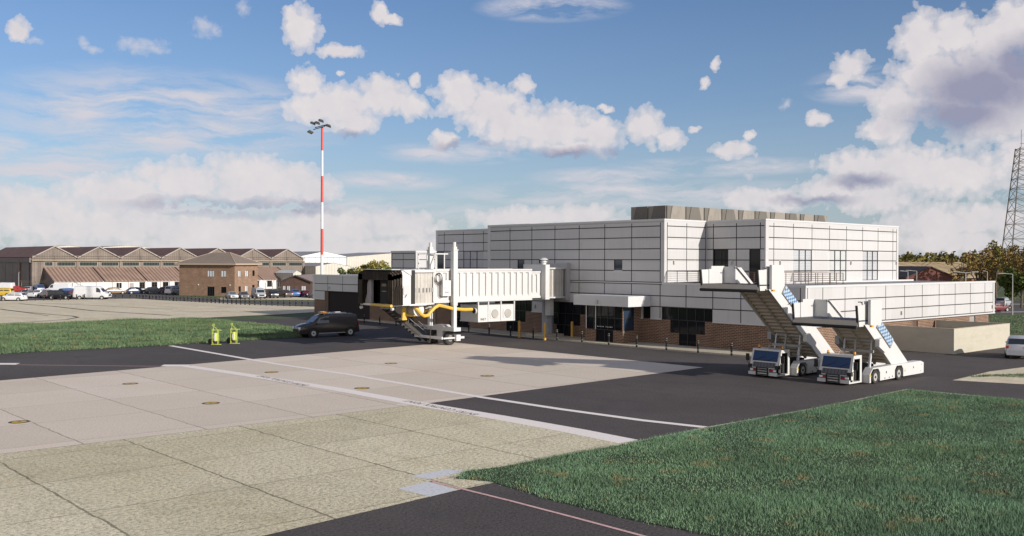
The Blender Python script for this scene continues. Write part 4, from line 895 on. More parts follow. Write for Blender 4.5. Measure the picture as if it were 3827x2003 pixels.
    for s in (-1, 1):
        b = MB(); b.box(L(f1)-0.03, L(f1)+0.02, s*0.5, s*1.1, 0.38, 0.6, 0); b.box(L(f1)-0.07, L(f1)-0.03, s*0.56, s*0.79, 0.42, 0.55, 1); b.box(L(f1)-0.07, L(f1)-0.03, s*0.81, s*1.05, 0.42, 0.55, 2); b.build('headlight', [frame_d, red_m, lens_w], R)
        b = MB(); b.box(L(f1)-0.06, L(f1)+0.2, s*0.95, s*1.22, 0.62, 0.86); o = b.build('corner_lamp', black_m, R)
        b = MB(); b.box(L(f1)+0.2, L(f1)+0.26, s*1.0, s*1.2, 0.64, 0.78); b.build('indicator', amb_m, o)
        b = MB(); b.box(L(-14.88), L(-14.82), s*1.28, s*1.55, 1.05, 1.55); b.tube([(L(-14.9), s*1.15, 0.85), (L(-14.88), s*1.4, 0.95), (L(-14.85), s*1.4, 1.1)], 0.02, 5); b.build('mirror', black_m, R)
        b = MB(); p = (L(-14.1), s*0.95, zt); b.cyl(p, (p[0], p[1], zt+0.06), 0.09, 0.09, 10, 1); b.cyl((p[0], p[1], zt+0.06), (p[0], p[1], zt+0.22), 0.085, 0.07, 10, 0); b.build('beacon', [amb_m, black_m], R)
    b = MB()
    for z in (0.2, 0.37, 0.54): b.box(L(f0)-0.08, L(f0)-0.02, -0.42, 0.42, z-0.035, z+0.035)
    for y in (-0.45, 0.45): b.box(L(f0)-0.1, L(f0), y-0.03, y+0.03, 0.12, 0.68)
    b.box(L(f0)-0.1, L(f0)-0.02, -0.48, 0.48, 0.64, 0.7); b.build('bull_bar', black_m, R)
    b = MB(); b.bar((L(-14.4), 0.1, zt), (L(-14.25), -0.02, zt+0.3), 0.03); b.build('antenna', steel, R)
    # stair flight
    k = 0.77; lo = lambda z: -9.96-(z-1.21)/k; hi = lambda z: -7.64-(z-1.24)/k
    zl = zp-0.42; zg = zp+1.1; lip = lo(zl)-2.75
    panel = [(lo(1.0), 1.0), (lo(zl), zl), (lo(zl)-0.25, zp), (lo(zl)-0.25, zg), (hi(zg), zg), (hi(1.05), 1.05)]
    for s in (-1, 1):
        b = MB(); b.prism([(L(x), z) for x, z in panel], 'y', s*1.22, s*1.3)
        if s < 0:
            for q in range(9):
                t = 0.08+q*0.1; z = 1.3+(zg-1.6)*t; b.box(L(hi(z))-0.36, L(hi(z))-0.3, s*1.31, s*1.3, z-0.03, z+0.03)
        b.build('side_panel', cab_w, R)
    b = MB(); dz = 0.16
    b.prism([(L(lo(0.95)), 0.95+dz), (L(lo(zl)), zl+dz), (L(lo(zl))+0.12, zl+dz+0.02), (L(lo(0.95))+0.12, 0.95+dz)], 'y', -1.2, 1.2)
    nst = int((zp-1.2)/0.2)
    for i in range(nst):
        z = 1.2+i*0.2; x = L(lo(z-0.5)); b.box(x-0.05, x+0.27, -1.2, 1.2, z-0.03, z)
    b.build('steps', tan_m, R)
    b = MB()
    for i in range(int((zl-1.1)/0.26)):
        z = 1.12+i*0.26; x = L(lo(z)); b.prism([(x-0.02, z+dz-0.10), (x+0.06, z+dz-0.16), (x+0.06, z+dz), (x-0.02, z+dz+0.02)], 'y', -1.2, 1.2)
    for y in (-1.18, -0.06, 1.06):
        b.prism([(L(lo(0.95)), 0.95), (L(lo(zl)), zl), (L(lo(zl))+0.1, zl+0.1), (L(lo(0.95))+0.1, 0.95+0.1)], 'y', y, y+0.12)
    b.build('underside_frame', tan_m, R)
    # solar panel clipped to the flank
    ox, oz = hi(zg)+1.55, zg-1.2
    P = [(ox, oz), (ox-0.42, oz-0.55), (ox+1.5, oz-2.05), (ox+1.93, oz-1.5)]
    b = MB(); b.prism([(L(x), z) for x, z in P], 'y', -1.38, -1.3)
    o = b.build('solar_panel', grey_metal, R)
    b = MB(); cx = sum(p[0] for p in P)/4; cz = sum(p[1] for p in P)/4; Q = [(L(cx+(x-cx)*0.93), -1.385, cz+(z-cz)*0.93) for x, z in P]; b.face(Q, 0, [(0, 0), (0.62, 0), (0.62, 2.2), (0, 2.2)]); b.build('solar_cells', sol, o)
    b = MB(); b.tube([(L(P[2][0])-0.9, -1.36, P[2][1]+0.95), (L(P[2][0])-1.0, -1.38, P[2][1]+0.75), (L(P[2][0])-1.15, -1.36, P[2][1]+0.7)], 0.025, 5); b.build('cable', black_m, o)
    # lifting frame
    zt2 = 2.95; xb, xt = -12.3, lo(2.75)+0.1
    for s in (-0.98, 0.98):
        b = MB(); b.cyl((L(xb), s, 0.6), (L((xb+xt)/2), s, 1.8), 0.1, 0.1, 10); b.cyl((L((xb+xt)/2), s, 1.8), (L(xt), s, zt2), 0.075, 0.075, 10); b.build('lifting_ram', steel, R)
    b = MB(); xm = (xb+xt)/2; b.box(L(xm)-0.06, L(xm)+0.06, -1.2, 1.2, 1.98, 2.16); b.box(L(xt)-0.08, L(xt)+0.08, -1.15, 1.15, 2.72, 2.84); b.bar((L(xm)-0.1, 0.1, 1.85), (L(xt)-0.1, 0.1, 2.9), 0.12); b.build('lifting_frame', grey_metal, R)
    for s in (-1, 1):
        x = lo(2.62); b = MB(); b.prism([(L(x)-0.32, 2.42), (L(x)-0.3, 2.92), (L(x)+0.1, 3.0), (L(x)+0.95, 2.3), (L(x)+0.85, 2.08), (L(x)+0.5, 1.98)], 'y', s*1.32, s*1.62); b.build('ram_cover', grey_metal if s > 0 else cab_w, R)
    # platform
    hw = 2.3
    b = MB(); b.box(L(lip), L(lo(zl))-0.1, -hw, hw, zp-0.08, zp, 1); b.prism([(L(lip)-0.06, zp-0.42), (L(lip), zp-0.005), (L(lip)+0.1, zp-0.08), (L(lip)+0.1, zp-0.42)], 'y', -hw, hw, 0); b.box(L(lip)+0.1, L(lo(zl))-0.12, -1.25, 1.25, zp-0.42, zp-0.08, 2)
    for y in (-1.8, -1.3, -0.8, -0.3, 0.2, 0.7, 1.2, 1.7): b.box(L(lip)+0.25, L(lo(zl))-0.15, y-0.02, y+0.02, zp, zp+0.012, 1)
    b.build('platform', [alu, deck_b, tan_m], R)
    b = MB(); b.cyl((L(lip)-0.1, -hw, zp-0.42), (L(lip)-0.1, hw, zp-0.42), 0.1, 0.1, 12); b.build('rubber_buffer', black_m, R)
    for s in (-1, 1):
        y0, y1 = s*hw, s*(hw-0.06)
        b = MB(); b.prism([(L(lip)+0.08, zp-0.4 if s < 0 else zp), (L(lip)-0.12, zg-0.15), (L(lip)+0.75, zg-0.13), (L(lip)+0.75, zp-0.4 if s < 0 else zp)], 'y', y0, y1)
        b.prism([(L(lip)+0.75, zp-0.3 if s < 0 else zp), (L(lip)+0.75, zg-0.1), (L(lip)+1.0, zg-0.1), (L(lip)+1.0, zg+0.1), (L(lo(zl))-0.25, zg+0.1), (L(lo(zl))-0.25, zp-0.3 if s < 0 else zp)], 'y', y0-s*0.03, y1-s*0.05)
        if s > 0: b.box(L(lo(zl))-0.33, L(lo(zl))-0.23, 1.2, hw, zp, zg+0.06)
        o = b.build('guard_wall', cab_w, R)
        b = MB(); b.prism([(L(lip)+0.08-0.05, zp-0.45), (L(lip)-0.18, zg-0.15), (L(lip)-0.06, zg-0.15), (L(lip)+0.13, zp-0.45)], 'y', y0-s*0.08, y0+s*0.04); b.build('edge_strip', black_m, o)
    b = MB(); x0 = L(lip)+1.05; b.prism([(x0, zp-0.32), (x0, zg+0.2), (x0+1.25, zg+0.2), (x0+1.45, zg+0.05), (x0+1.45, zp-0.2), (x0+1.25, zp-0.36)], 'y', -2.62, -2.44); b.build('sliding_panel', cab_w, R)
    b = MB(); b.box(x0+0.1, x0+0.35, -2.64, -2.5, zp-0.45, zp-0.34); b.build('latch', amb_m, R)
    b = MB(); yy = 1.2; xs = L(lo(zl))-0.25
    for y in (1.15, -1.15): b.tube([(xs-0.3, y, zg-0.02), (xs, y, zg-0.02), (xs+0.15, y, zg-0.1), (L(hi(1.2)), y, 1.3)], 0.035, 6)
    b.build('handrail', black_m, R)
    return R
stair_truck(-11.25, 4.35, 'white stair truck, nearest the camera, its stairs set low in front of the yard wall')
stair_truck(-5.85, 6.55, 'white stair truck with its stairs raised highest, by the brick terminal wall', 0.0)
# ---------------------------------------------------------------- vehicles
PROF = {
 'sedan':  ([(0,.40),(.015,.52),(.1,.60),(.27,.66),(.41,.965),(.52,1.0),(.66,.97),(.83,.71),(.97,.67),(1,.42)], .28,.40,.68,.83, 1),
 'hatch':  ([(0,.40),(.015,.50),(.1,.57),(.24,.63),(.39,.96),(.52,1.0),(.80,.95),(.94,.66),(.985,.60),(1,.40)], .25,.385,.81,.935, 1),
 'suv':    ([(0,.42),(.015,.55),(.1,.61),(.25,.65),(.37,.96),(.5,1.0),(.88,.96),(.975,.63),(.99,.58),(1,.42)], .26,.365,.885,.97, 1),
 'mpv':    ([(0,.36),(.015,.46),(.08,.52),(.17,.57),(.33,.95),(.45,1.0),(.93,.97),(.985,.6),(1,.38)], .18,.325,.935,.98, 1),
 'van':    ([(0,.36),(.01,.47),(.04,.52),(.12,.585),(.205,.62),(.34,.93),(.42,.985),(.6,1.0),(.92,.985),(.965,.93),(.99,.5),(1,.34)], .21,.34,.965,.985, 0),
 'bigvan': ([(0,.30),(.012,.38),(.05,.44),(.13,.50),(.235,.86),(.30,.97),(.5,1.0),(.965,.985),(.99,.6),(1,.28)], .14,.233,.97,.985, 0),
 'pickup': ([(0,.44),(.015,.58),(.1,.62),(.24,.65),(.34,.96),(.43,1.0),(.57,.97),(.61,.64),(.98,.62),(1,.42)], .25,.335,.575,.605, 1)}
glass_c = mat('vehicle glass', (0.025, 0.03, 0.035), 0.08, spec=0.7)
glass_v = mat('pale vehicle glass', (0.20, 0.21, 0.215), 0.1, spec=0.7)
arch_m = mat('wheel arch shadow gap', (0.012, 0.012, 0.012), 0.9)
chrome = mat('bright trim', (0.6, 0.6, 0.6), 0.2, metal=0.9)
def paint(name, col, rough=0.28): return mat(name, col, rough, 0.04, 1.5, metal=0.0, spec=0.6)
def car(name, label, cat, kind, pos, head, L, Wd, H, col, group=None, wr=0.33, wb_=(0.17, 0.80), glass=None, detail=False):
    prof, wf0, wf1, rw0, rw1, sides = PROF[kind]
    R = thing(name, label, cat, (pos[0], pos[1], 0.0), head, group); gl = glass or glass_c
    X = lambda t: L*(0.5-t)
    ts = sorted({p[0] for p in prof} | {k/22 for k in range(1, 22)})
    zt = lambda t: H*float(np.interp(t, [p[0] for p in prof], [p[1] for p in prof]))
    belt = H*(0.60 if kind not in ('bigvan', 'van') else 0.50 if kind == 'bigvan' else 0.58)
    def sec(t):
        z = zt(t); e = 1-0.16*max(0, (0.10-t)/0.10)**2-0.10*max(0, (t-0.92)/0.08)**2; w = Wd/2*e
        cab = z > belt+0.08*H; zb = min(belt, z-0.03*H); s = 0.15*H+0.03*(abs(t-.5)*2)**4*H
        tr = (0.80 if kind != 'bigvan' else 0.88) if cab else 0.88
        k = min(1, max(0, (z-belt)/(0.35*H))) if cab else 0
        tr = 0.90+(tr-0.90)*k
        return [(w*0.92, s), (w, 0.30*H), (w*1.0, 0.45*H if zb > 0.46*H else zb*0.92), (w*0.97, zb), (w*(0.97+tr)/2*1.0, zb+(z-zb)*0.55), (w*tr, z-0.035*H), (w*tr*0.86, z-0.005*H), (0, z+0.008*H)]
    S = [[(X(t), y, z) for y, z in sec(t)] for t in ts]
    b = MB(); n = len(S[0])
    for sgn in (1, -1):
        for i in range(len(ts)-1):
            for j in range(n-1):
                q = [S[i][j], S[i+1][j], S[i+1][j+1], S[i][j+1]]; b.face([(p[0], p[1]*sgn, p[2]) for p in q], 0, None, True)
    for i in (0, len(ts)-1): b.face([(p[0], p[1], p[2]) for p in S[i]]+[(p[0], -p[1], p[2]) for p in reversed(S[i][:-1])], 0)
    for i in range(len(ts)-1): b.face([S[i][0], S[i+1][0], (S[i+1][0][0], -S[i+1][0][1], S[i+1][0][2]), (S[i][0][0], -S[i][0][1], S[i][0][2])], 1)
    for t in wb_:
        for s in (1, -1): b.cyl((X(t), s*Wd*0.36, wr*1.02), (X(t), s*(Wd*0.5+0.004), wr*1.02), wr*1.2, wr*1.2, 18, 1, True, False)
    if detail:
        for s in (1, -1): b.box(X(wb_[1])+wr*1.3, X(wb_[0])-wr*1.3, s*Wd*0.5-0.01, s*(Wd*0.5+0.03), 0.16*H, 0.2*H, 2)
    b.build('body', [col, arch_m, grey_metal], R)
    side = lambda t, f: (lambda q: (X(t), q[0], q[1]))((lambda s_: (s_[3][0]+(s_[5][0]-s_[3][0])*f+0.012, s_[3][1]+(s_[5][1]-s_[3][1])*f))(sec(t)))
    def glass_side(t0, t1, s, slant=0.0, slant2=0.0):
        b = MB(); m = 4
        for i in range(m):
            a0, a1 = t0+(t1-t0)*i/m, t0+(t1-t0)*(i+1)/m
            def P(a, f): 
                sh = slant*(1-(a-t0)/(t1-t0))*f - slant2*((a-t0)/(t1-t0))*f
                x = side(min(max(a+sh, wf0+0.02), 0.98), f); return (x[0], x[1]*s, x[2])
            b.face([P(a0, 0.10), P(a1, 0.10), P(a1, 0.86), P(a0, 0.86)], 0, None, True)
        b.build('side_window', gl, R)
    mid = (wf1+rw0)/2
    sl = (wf1-wf0)*0.62
    for s in (1, -1):
        if sides:
            glass_side(wf0+0.05, mid-0.012, s, sl); glass_side(mid+0.012, min(rw0+(rw1-rw0)*0.35, rw0+0.05), s, 0, (rw1-rw0)*0.4)
        else: glass_side(wf0+0.045, wf1+(0.14 if kind == 'van' else 0.10), s, sl)
    def glass_top(t0, t1, name):
        b = MB(); 
        def P(t, f, off=0.018):
            s_ = sec(t); return (X(t), s_[6][0]*f, s_[6][1]+0.0)
        d = Vector((X(t1)-X(t0), 0, zt(t1)-zt(t0))).normalized(); nn = Vector((-d.z, 0, d.x)); nn = nn if nn.z > 0 else -nn
        a, c = t0+(t1-t0)*0.10, t0+(t1-t0)*0.9
        pts = [P(a, 1), P(a, -1), P(c, -1), P(c, 1)]; b.face([tuple(Vector(p)+nn*0.025) for p in pts]); b.build(name, gl, R)
    glass_top(wf0, wf1, 'windscreen'); 
    if kind != 'bigvan': glass_top(rw0, rw1, 'rear_window')
    for t in wb_:
        for s in (1, -1): wheel(R, (X(t), s*(Wd*0.5-0.05), wr), wr, 0.22, rimr=0.6, world=False, n=18, rm=mat('wheel trim', (0.55, 0.54, 0.52), 0.35))
    for s in (1, -1):
        w0 = Wd*0.5*s; zf = zt(0.03)*0.93
        b = MB(); b.prism([(w0*0.55, zf-0.02), (w0*0.86, zf+0.02), (w0*0.88, zf-0.1*H), (w0*0.6, zf-0.09*H)], 'x', X(0.012)-0.02, X(0.0)+0.02); b.build('headlight', lens_w, R)
        zr = H*(0.58 if kind != 'bigvan' else 0.4); b = MB(); b.box(X(0.985), X(1.0)-0.02, w0*0.70, w0*0.90, zr-0.09*H, zr+0.03*H); b.build('taillight', red_m, R)
        b = MB(); x = X(wf0+0.06); b.box(x-0.08, x+0.06, w0*0.98, w0*1.13, belt+0.01, belt+0.13); b.build('mirror', col, R)
    b = MB(); b.box(X(0.005), X(0)+0.015, -Wd*0.28, Wd*0.28, H*0.28, H*0.38); b.build('grille', black_m, R)
    return R
A0 = math.radians(-41.915)
HD = lambda phi: A0+math.radians(phi)
# the dark taxi shaped service van
pv = (-19.2, 45.35)
vn_m = paint('dark van paint', (0.045, 0.036, 0.032), 0.18)
V = car('service_van', 'black service van with amber roof beacon and white roof rails near the grass tip', 'van', 'van', pv, PI-0.08, 6.9, 2.05, 2.42, vn_m, None, 0.46, (0.215, 0.835), glass_v, True)
for s in (1, -1):
    b = MB(); b.tube([(0.55, s*0.62, 2.38), (0.4, s*0.62, 2.49), (-1.9, s*0.62, 2.52), (-2.1, s*0.62, 2.42)], 0.04, 6); b.build('roof_rail', wpaint2, V)
b = MB(); b.box(0.15, 0.75, -0.5, 0.5, 2.42, 2.46, 1); b.box(0.2, 0.7, -0.5, 0.05, 2.46, 2.66, 1); b.box(0.2, 0.7, 0.1, 0.52, 2.46, 2.64, 0); b.build('beacon', [amb_m, grey_metal], V)
b = MB(); b.box(3.38, 3.46, -0.6, 0.6, 0.98, 1.06); b.build('bonnet_trim', chrome, V)
cols = {n: paint(n+' car paint', c) for n, c in dict(white=(0.62, 0.62, 0.63), silver=(0.36, 0.37, 0.39), grey=(0.14, 0.14, 0.145), black=(0.015, 0.015, 0.017), blue=(0.04, 0.11, 0.28), navy=(0.03, 0.045, 0.09), maroon=(0.13, 0.02, 0.025), red=(0.38, 0.035, 0.03), yellow=(0.6, 0.4, 0.05), bronze=(0.24, 0.16, 0.085), brown=(0.07, 0.05, 0.04), steelblue=(0.10, 0.12, 0.17), taupe=(0.16, 0.13, 0.11)).items()}
CARS = [  # name, label, cat, kind, px, py, heading, L, W, H, colour
 ('parked_car', 'white estate car seen side on behind the first bollards of the row', 'car', 'suv', 42, 1125, 180, 4.6, 1.85, 1.7, 'white'),
 ('parked_van', 'small yellow van partly cut off behind the white estate car', 'van', 'mpv', 2, 1108, 180, 4.6, 1.85, 1.9, 'yellow'),
 ('parked_van', 'white panel van at the far left edge by the hangar doors', 'van', 'bigvan', 2, 1094, 180, 5.6, 2.0, 2.5, 'white'),
 ('pickup_truck', 'red pickup truck parked beyond the white estate car', 'pickup', 'pickup', 55, 1094, 0, 5.2, 1.9, 1.7, 'red'),
 ('parked_car', 'grey saloon car seen from behind next to the white pickup truck', 'car', 'sedan', 100, 1108, 75, 4.6, 1.85, 1.5, 'grey'),
 ('parked_car', 'silver hatchback in the far row behind the grey saloon', 'car', 'hatch', 103, 1092, 100, 4.3, 1.8, 1.5, 'silver'),
 ('parked_car', 'dark blue off road car in the far row under the big hangar door', 'car', 'suv', 137, 1092, 130, 4.7, 1.95, 1.95, 'blue'),
 ('pickup_truck', 'white pickup truck showing its tail beside the taupe car', 'pickup', 'pickup', 136, 1112, 80, 5.2, 1.95, 1.7, 'white'),
 ('parked_van', 'long white van in the far row half hidden by the taupe car', 'van', 'bigvan', 214, 1094, 180, 6.2, 2.0, 2.3, 'white'),
 ('parked_car', 'taupe off road car parked beside the black people carrier', 'car', 'suv', 168, 1114, 135, 4.6, 1.9, 1.75, 'taupe'),
 ('parked_van', 'black people carrier just left of the tall white van', 'van', 'mpv', 218, 1118, 0, 4.7, 1.85, 1.85, 'black'),
 ('pickup_truck', 'blue pickup truck with pale canopy behind the black people carrier', 'pickup', 'suv', 251, 1107, 60, 5.0, 1.9, 1.8, 'blue'),
 ('parked_car', 'dark red car mostly hidden behind the tall white van', 'car', 'hatch', 266, 1112, 60, 4.2, 1.8, 1.5, 'maroon'),
 ('parked_van', 'tall long white delivery van at the end of the near parking row', 'van', 'bigvan', 338, 1119, 0, 7.2, 2.15, 2.75, 'white'),
 ('parked_car', 'bronze hatchback parked along the white annexe', 'car', 'hatch', 424, 1099, 35, 4.6, 1.85, 1.6, 'bronze'),
 ('parked_car', 'dark blue hatchback parked between the bronze and grey hatchbacks', 'car', 'hatch', 504, 1098, 35, 4.5, 1.85, 1.6, 'navy'),
 ('parked_car', 'grey hatchback parked nearest the white van by the brick office', 'car', 'hatch', 571, 1097, 35, 4.5, 1.85, 1.6, 'grey'),
 ('parked_car', 'dark maroon car behind the white van at the brick office corner', 'car', 'hatch', 616, 1096, 70, 4.3, 1.8, 1.6, 'maroon'),
 ('parked_van', 'white van seen from behind at the left corner of the brick office', 'van', 'mpv', 645, 1101, 75, 5.0, 1.95, 2.1, 'white'),
 ('parked_car', 'silver saloon car at the left end of the row before the brick office', 'car', 'sedan', 862, 1117, 300, 4.6, 1.85, 1.5, 'silver'),
 ('parked_car', 'dark grey hatchback between the silver saloon and the silver van', 'car', 'hatch', 906, 1117, 295, 4.1, 1.8, 1.5, 'grey'),
 ('parked_van', 'silver people carrier van, tallest of the row before the brick office', 'van', 'bigvan', 962, 1116, 300, 5.1, 2.0, 2.3, 'silver'),
 ('parked_car', 'black off road car right of the silver van', 'car', 'suv', 1012, 1114, 300, 4.6, 1.9, 1.75, 'black'),
 ('pickup_truck', 'dark brown pickup truck between the black and blue cars', 'pickup', 'pickup', 1058, 1112, 310, 5.0, 1.95, 1.7, 'brown'),
 ('parked_car', 'bright blue estate car showing its tail before the dark bungalow', 'car', 'suv', 1096, 1109, 115, 4.7, 1.9, 1.75, 'blue'),
 ('parked_car', 'dark red saloon at the right end of the row by the garage wall', 'car', 'sedan', 1141, 1110, 305, 4.6, 1.85, 1.5, 'maroon'),
 ('parked_car', 'grey car half hidden by the corner of the terminal garage', 'car', 'hatch', 1172, 1114, 300, 4.2, 1.8, 1.5, 'grey'),
 ('parked_car', 'maroon saloon parked beyond the right end of the terminal', 'car', 'sedan', 3732, 1165, 20, 4.5, 1.85, 1.5, 'maroon'),
 ('parked_car', 'silver off road car parked beyond the maroon saloon', 'car', 'suv', 3758, 1147, 50, 4.8, 1.9, 1.75, 'silver'),
 ('estate_car', 'silver estate car at the right edge beside the yard wall', 'car', 'suv', 3830, 1338, 60, 4.9, 1.95, 1.85, 'silver')]
for (nm, lb, ct, kd, px, py, hd, L_, W_, H_, c_) in CARS:
    q = G(px, py); f = np.array([AF[0], AF[1], 0]); f /= np.linalg.norm(f); q = q+f*0.9
    car(nm, lb, ct, kd, (q[0], q[1]), HD(hd), L_, W_, H_, cols[c_], 'vehicles in the airport car parks', 0.33 if kd != 'bigvan' else 0.36)

# ---------------------------------------------------------------- wheeled extinguishers
lime = mat('lime yellow paint', (0.60, 0.66, 0.12), 0.4, 0.05, 2)
def extinguisher(pos, label):
    R = thing('wheeled_extinguisher', label, 'fire extinguisher', (*pos, 0), HD(-8), 'wheeled fire extinguishers at the grass edge')
    b = MB(); b.cyl((0.02, -0.02, 0.4), (0.02, -0.02, 1.02), 0.22, 0.22, 16, 0, False); b.ball((0.02, -0.02, 1.02), 0.22, 14, 0, 0.6); b.ball((0.02, -0.02, 0.4), 0.22, 14, 0, 0.5); o = b.build('cylinder', lime, R)
    b = MB(); b.prism([(0.02+0.1*math.cos(t), 0.72+0.32*math.sin(t)) for t in (2*PI*k/14 for k in range(14))], 'y', -0.25, -0.235); [b.box(-0.02, 0.06, -0.253, -0.25, 0.5+k*0.11, 0.55+k*0.11, 1) for k in range(5)]; b.build('instruction_label', [frame_w, grey_metal], o)
    b = MB()
    for x, y in ((-0.26, -0.2), (0.28, -0.2), (-0.34, 0.22), (0.2, 0.22)): b.tube([(x, y, 0.06), (x, y, 1.42)], 0.022, 6)
    b.tube([(-0.34, 0.22, 1.4), (-0.34, 0.22, 1.78)], 0.025, 6); b.tube([(-0.3, 0.2, 1.75), (0.2, 0.0, 1.42)], 0.022, 6); b.bar((-0.34, -0.1, 1.42), (0.62, -0.1, 1.4), 0.05); b.bar((-0.3, -0.2, 1.42), (-0.34, 0.22, 1.42), 0.03)
    b.tube([(-0.32+0.09*math.cos(t), 0.2, 1.86+0.09*math.sin(t)) for t in (2*PI*k/12 for k in range(13))], 0.03, 6)
    b.box(-0.3, 0.62, -0.34, -0.12, 0.03, 0.07); b.bar((-0.34, 0.22, 0.2), (-0.26, -0.2, 0.2), 0.04); b.bar((-0.34, 0.22, 1.1), (-0.26, -0.2, 1.1), 0.05); b.build('frame', lime, R)
    for y in (-0.05, 0.5): wheel(R, (-0.55, y+0.1, 0.28), 0.28, 0.12, ax=(0.35, 1, 0), rimr=0.45, world=False, rm=black_m, n=16)
extinguisher(g2(806, 1288), 'lime yellow wheeled fire extinguisher, left of the two at the grass edge')
extinguisher(g2(875, 1284), 'lime yellow wheeled fire extinguisher, the one nearer the black van')

# ---------------------------------------------------------------- bollards
bol_k = mat('black bollard paint', (0.016, 0.014, 0.012), 0.8, spec=0.2); bol_w = mat('reflective band', (0.32, 0.32, 0.30), 0.5); bol_y = mat('amber yellow paint', (0.60, 0.33, 0.05), 0.5, 0.1, 3)
R0_ = thing('bollard', '-', 'bollard', (0, 0, 0), 0, 'black bollards with white bands')
b = MB(); b.cyl((0, 0, 0), (0, 0, 1.05), 0.085, 0.08, 10); b.cyl((0, 0, 1.05), (0, 0, 1.1), 0.08, 0.05, 10); b.build('post', bol_k, R0_)
for z in (0.24, 0.86, 1.03):
    b = MB(); b.cyl((0, 0, z), (0, 0, z+0.03), 0.09, 0.09, 12, 0, True, False); b.build('band', bol_w, R0_)
KB = [(1306, 1203), (1361, 1207), (1419, 1212.5), (1480, 1218), (1543.6, 1223), (1611, 1229), (1681, 1235), (1752, 1241), (1828, 1249), (1908, 1255.5), (1992.5, 1263), (2081.6, 1271.5), (2175, 1279), (2275, 1288.5), (2379.4, 1298), (2490.5, 1308), (2609, 1318.5), (2734, 1329.5)]
ORD = lambda n: str(n)+('th' if 10 <= n % 100 <= 20 else {1: 'st', 2: 'nd', 3: 'rd'}.get(n % 10, 'th'))
for i, (px, py) in enumerate(KB):
    q = G(px, py, 0.11); lb = 'black banded bollard on the terminal kerb, %s from the left' % ORD(i+1)
    if i == 0: R0_.location = (q[0], q[1], 0.11); R0_['label'] = lb
    else: dup(R0_, None, (q[0], q[1], 0.11), None, lb)
FB = [(20+0*0, 718), (104, 715), (200, 715), (295, 714), (388, 712), (480, 711), (571, 710), (661, 709), (751, 707), (839, 704), (924, 701), (1011, 699), (1095, 697), (1179, 696), (1262, 694), (1344, 691), (1426, 690), (1496, 687), (1530, 690), (1566, 693), (1600, 695), (1636, 698), (1672, 700), (1709, 703), (1746, 705)]
FB = [(x*.3413, 880+y*.3413) for x, y in FB]+[(600+x*.3413, 880+y*.3413) for x, y in [(25, 708), (62, 711), (101, 714), (140, 717), (179, 719), (218, 720), (258, 721), (299, 722), (340, 725), (382, 728), (424, 731), (466, 733), (510, 736), (554, 739), (598, 741), (643, 743), (687, 745), (735, 748), (781, 751), (829, 754), (877, 757), (925, 759), (974, 761), (1033, 763), (1095, 765), (1158, 767), (1221, 769), (1286, 771), (1350, 773), (1416, 775), (1483, 776), (1551, 777), (1618, 778)]]
b = MB(); b.cyl((0, 0, 0), (0, 0, 1.1), 0.12, 0.11, 8); [b.cyl((0, 0, z), (0, 0, z+0.03), 0.128, 0.128, 8, 1, True, False) for z in (0.25, 0.86)]
o = b.build('bollard', [bol_k, bol_w])
for i, (px, py) in enumerate(FB):
    q = G(px, py); c = o if i == 0 else o.copy()
    if i: C.objects.link(c)
    c.location = (q[0], q[1], 0); tag(c, 'black bollard edging the car park road, %s from the left in its row' % ORD(i+1), 'bollard', 'bollards along the car park road')
for (px, py), lb in zip(((1940.5, 1261), (2036, 1271), (2138, 1264)), ('yellow steel bollard under the boarding bridge, left of its column', 'yellow steel bollard standing in front of the boarding bridge column', 'yellow steel bollard right of the boarding bridge column')):
    q = G(px, py, 0.0); b = MB(); b.cyl((0, 0, 0), (0, 0, 1.72), 0.14, 0.14, 14); b.cyl((0, 0, 1.72), (0, 0, 1.76), 0.14, 0.09, 14)
    tag(b.build('yellow_bollard', bol_y, None, (q[0], q[1], 0)), lb, 'bollard', 'yellow bollards by the bridge column')

# ---------------------------------------------------------------- floodlight mast
red_p = mat('red mast paint', (0.50, 0.065, 0.05), 0.45, 0.08, 1); white_p = mat('white mast paint', (0.66, 0.65, 0.64), 0.45, 0.05, 1)
q = at(1203, 1030, 154); mz = zat(q, 474)
FM = thing('floodlight_mast', 'tall red and white banded floodlight mast behind the terminal garage', 'light mast', (q[0], q[1], 0))
zs = [0]+[zat(q, y) for y in (952, 855, 756, 658, 563, 474)]
for k in range(6):
    r0, r1 = 0.26-0.09*zs[k]/mz, 0.26-0.09*zs[k+1]/mz
    b = MB(); b.cyl((0, 0, zs[k]), (0, 0, zs[k+1]), r0, r1, 16, 0, k in (0, 5)); b.build('mast_section', red_p if k % 2 else white_p, FM)
vr = Vector((AR[0], AR[1], 0)).normalized(); vf = Vector((AF[0], AF[1], 0)).normalized(); U3 = Vector((0, 0, 1))
P3 = lambda a, d, z: tuple(vr*a+vf*d+U3*(mz+z))
b = MB(); b.bar(P3(-1.15, 0, -0.15), P3(0.5, 0.0, 0.28), 0.12); b.bar(P3(-1.3, -0.6, -0.55), P3(0.5, -0.4, 0.02), 0.12); b.bar(P3(0.3, 0, 0.1), P3(0.9, 0, 0.25), 0.1); b.build('head_frame', frame_d, FM)
fl = streak_mat('floodlight casing', (0.07, 0.075, 0.07), (0.2, 0.18, 0.13), 0.6, 0.4)
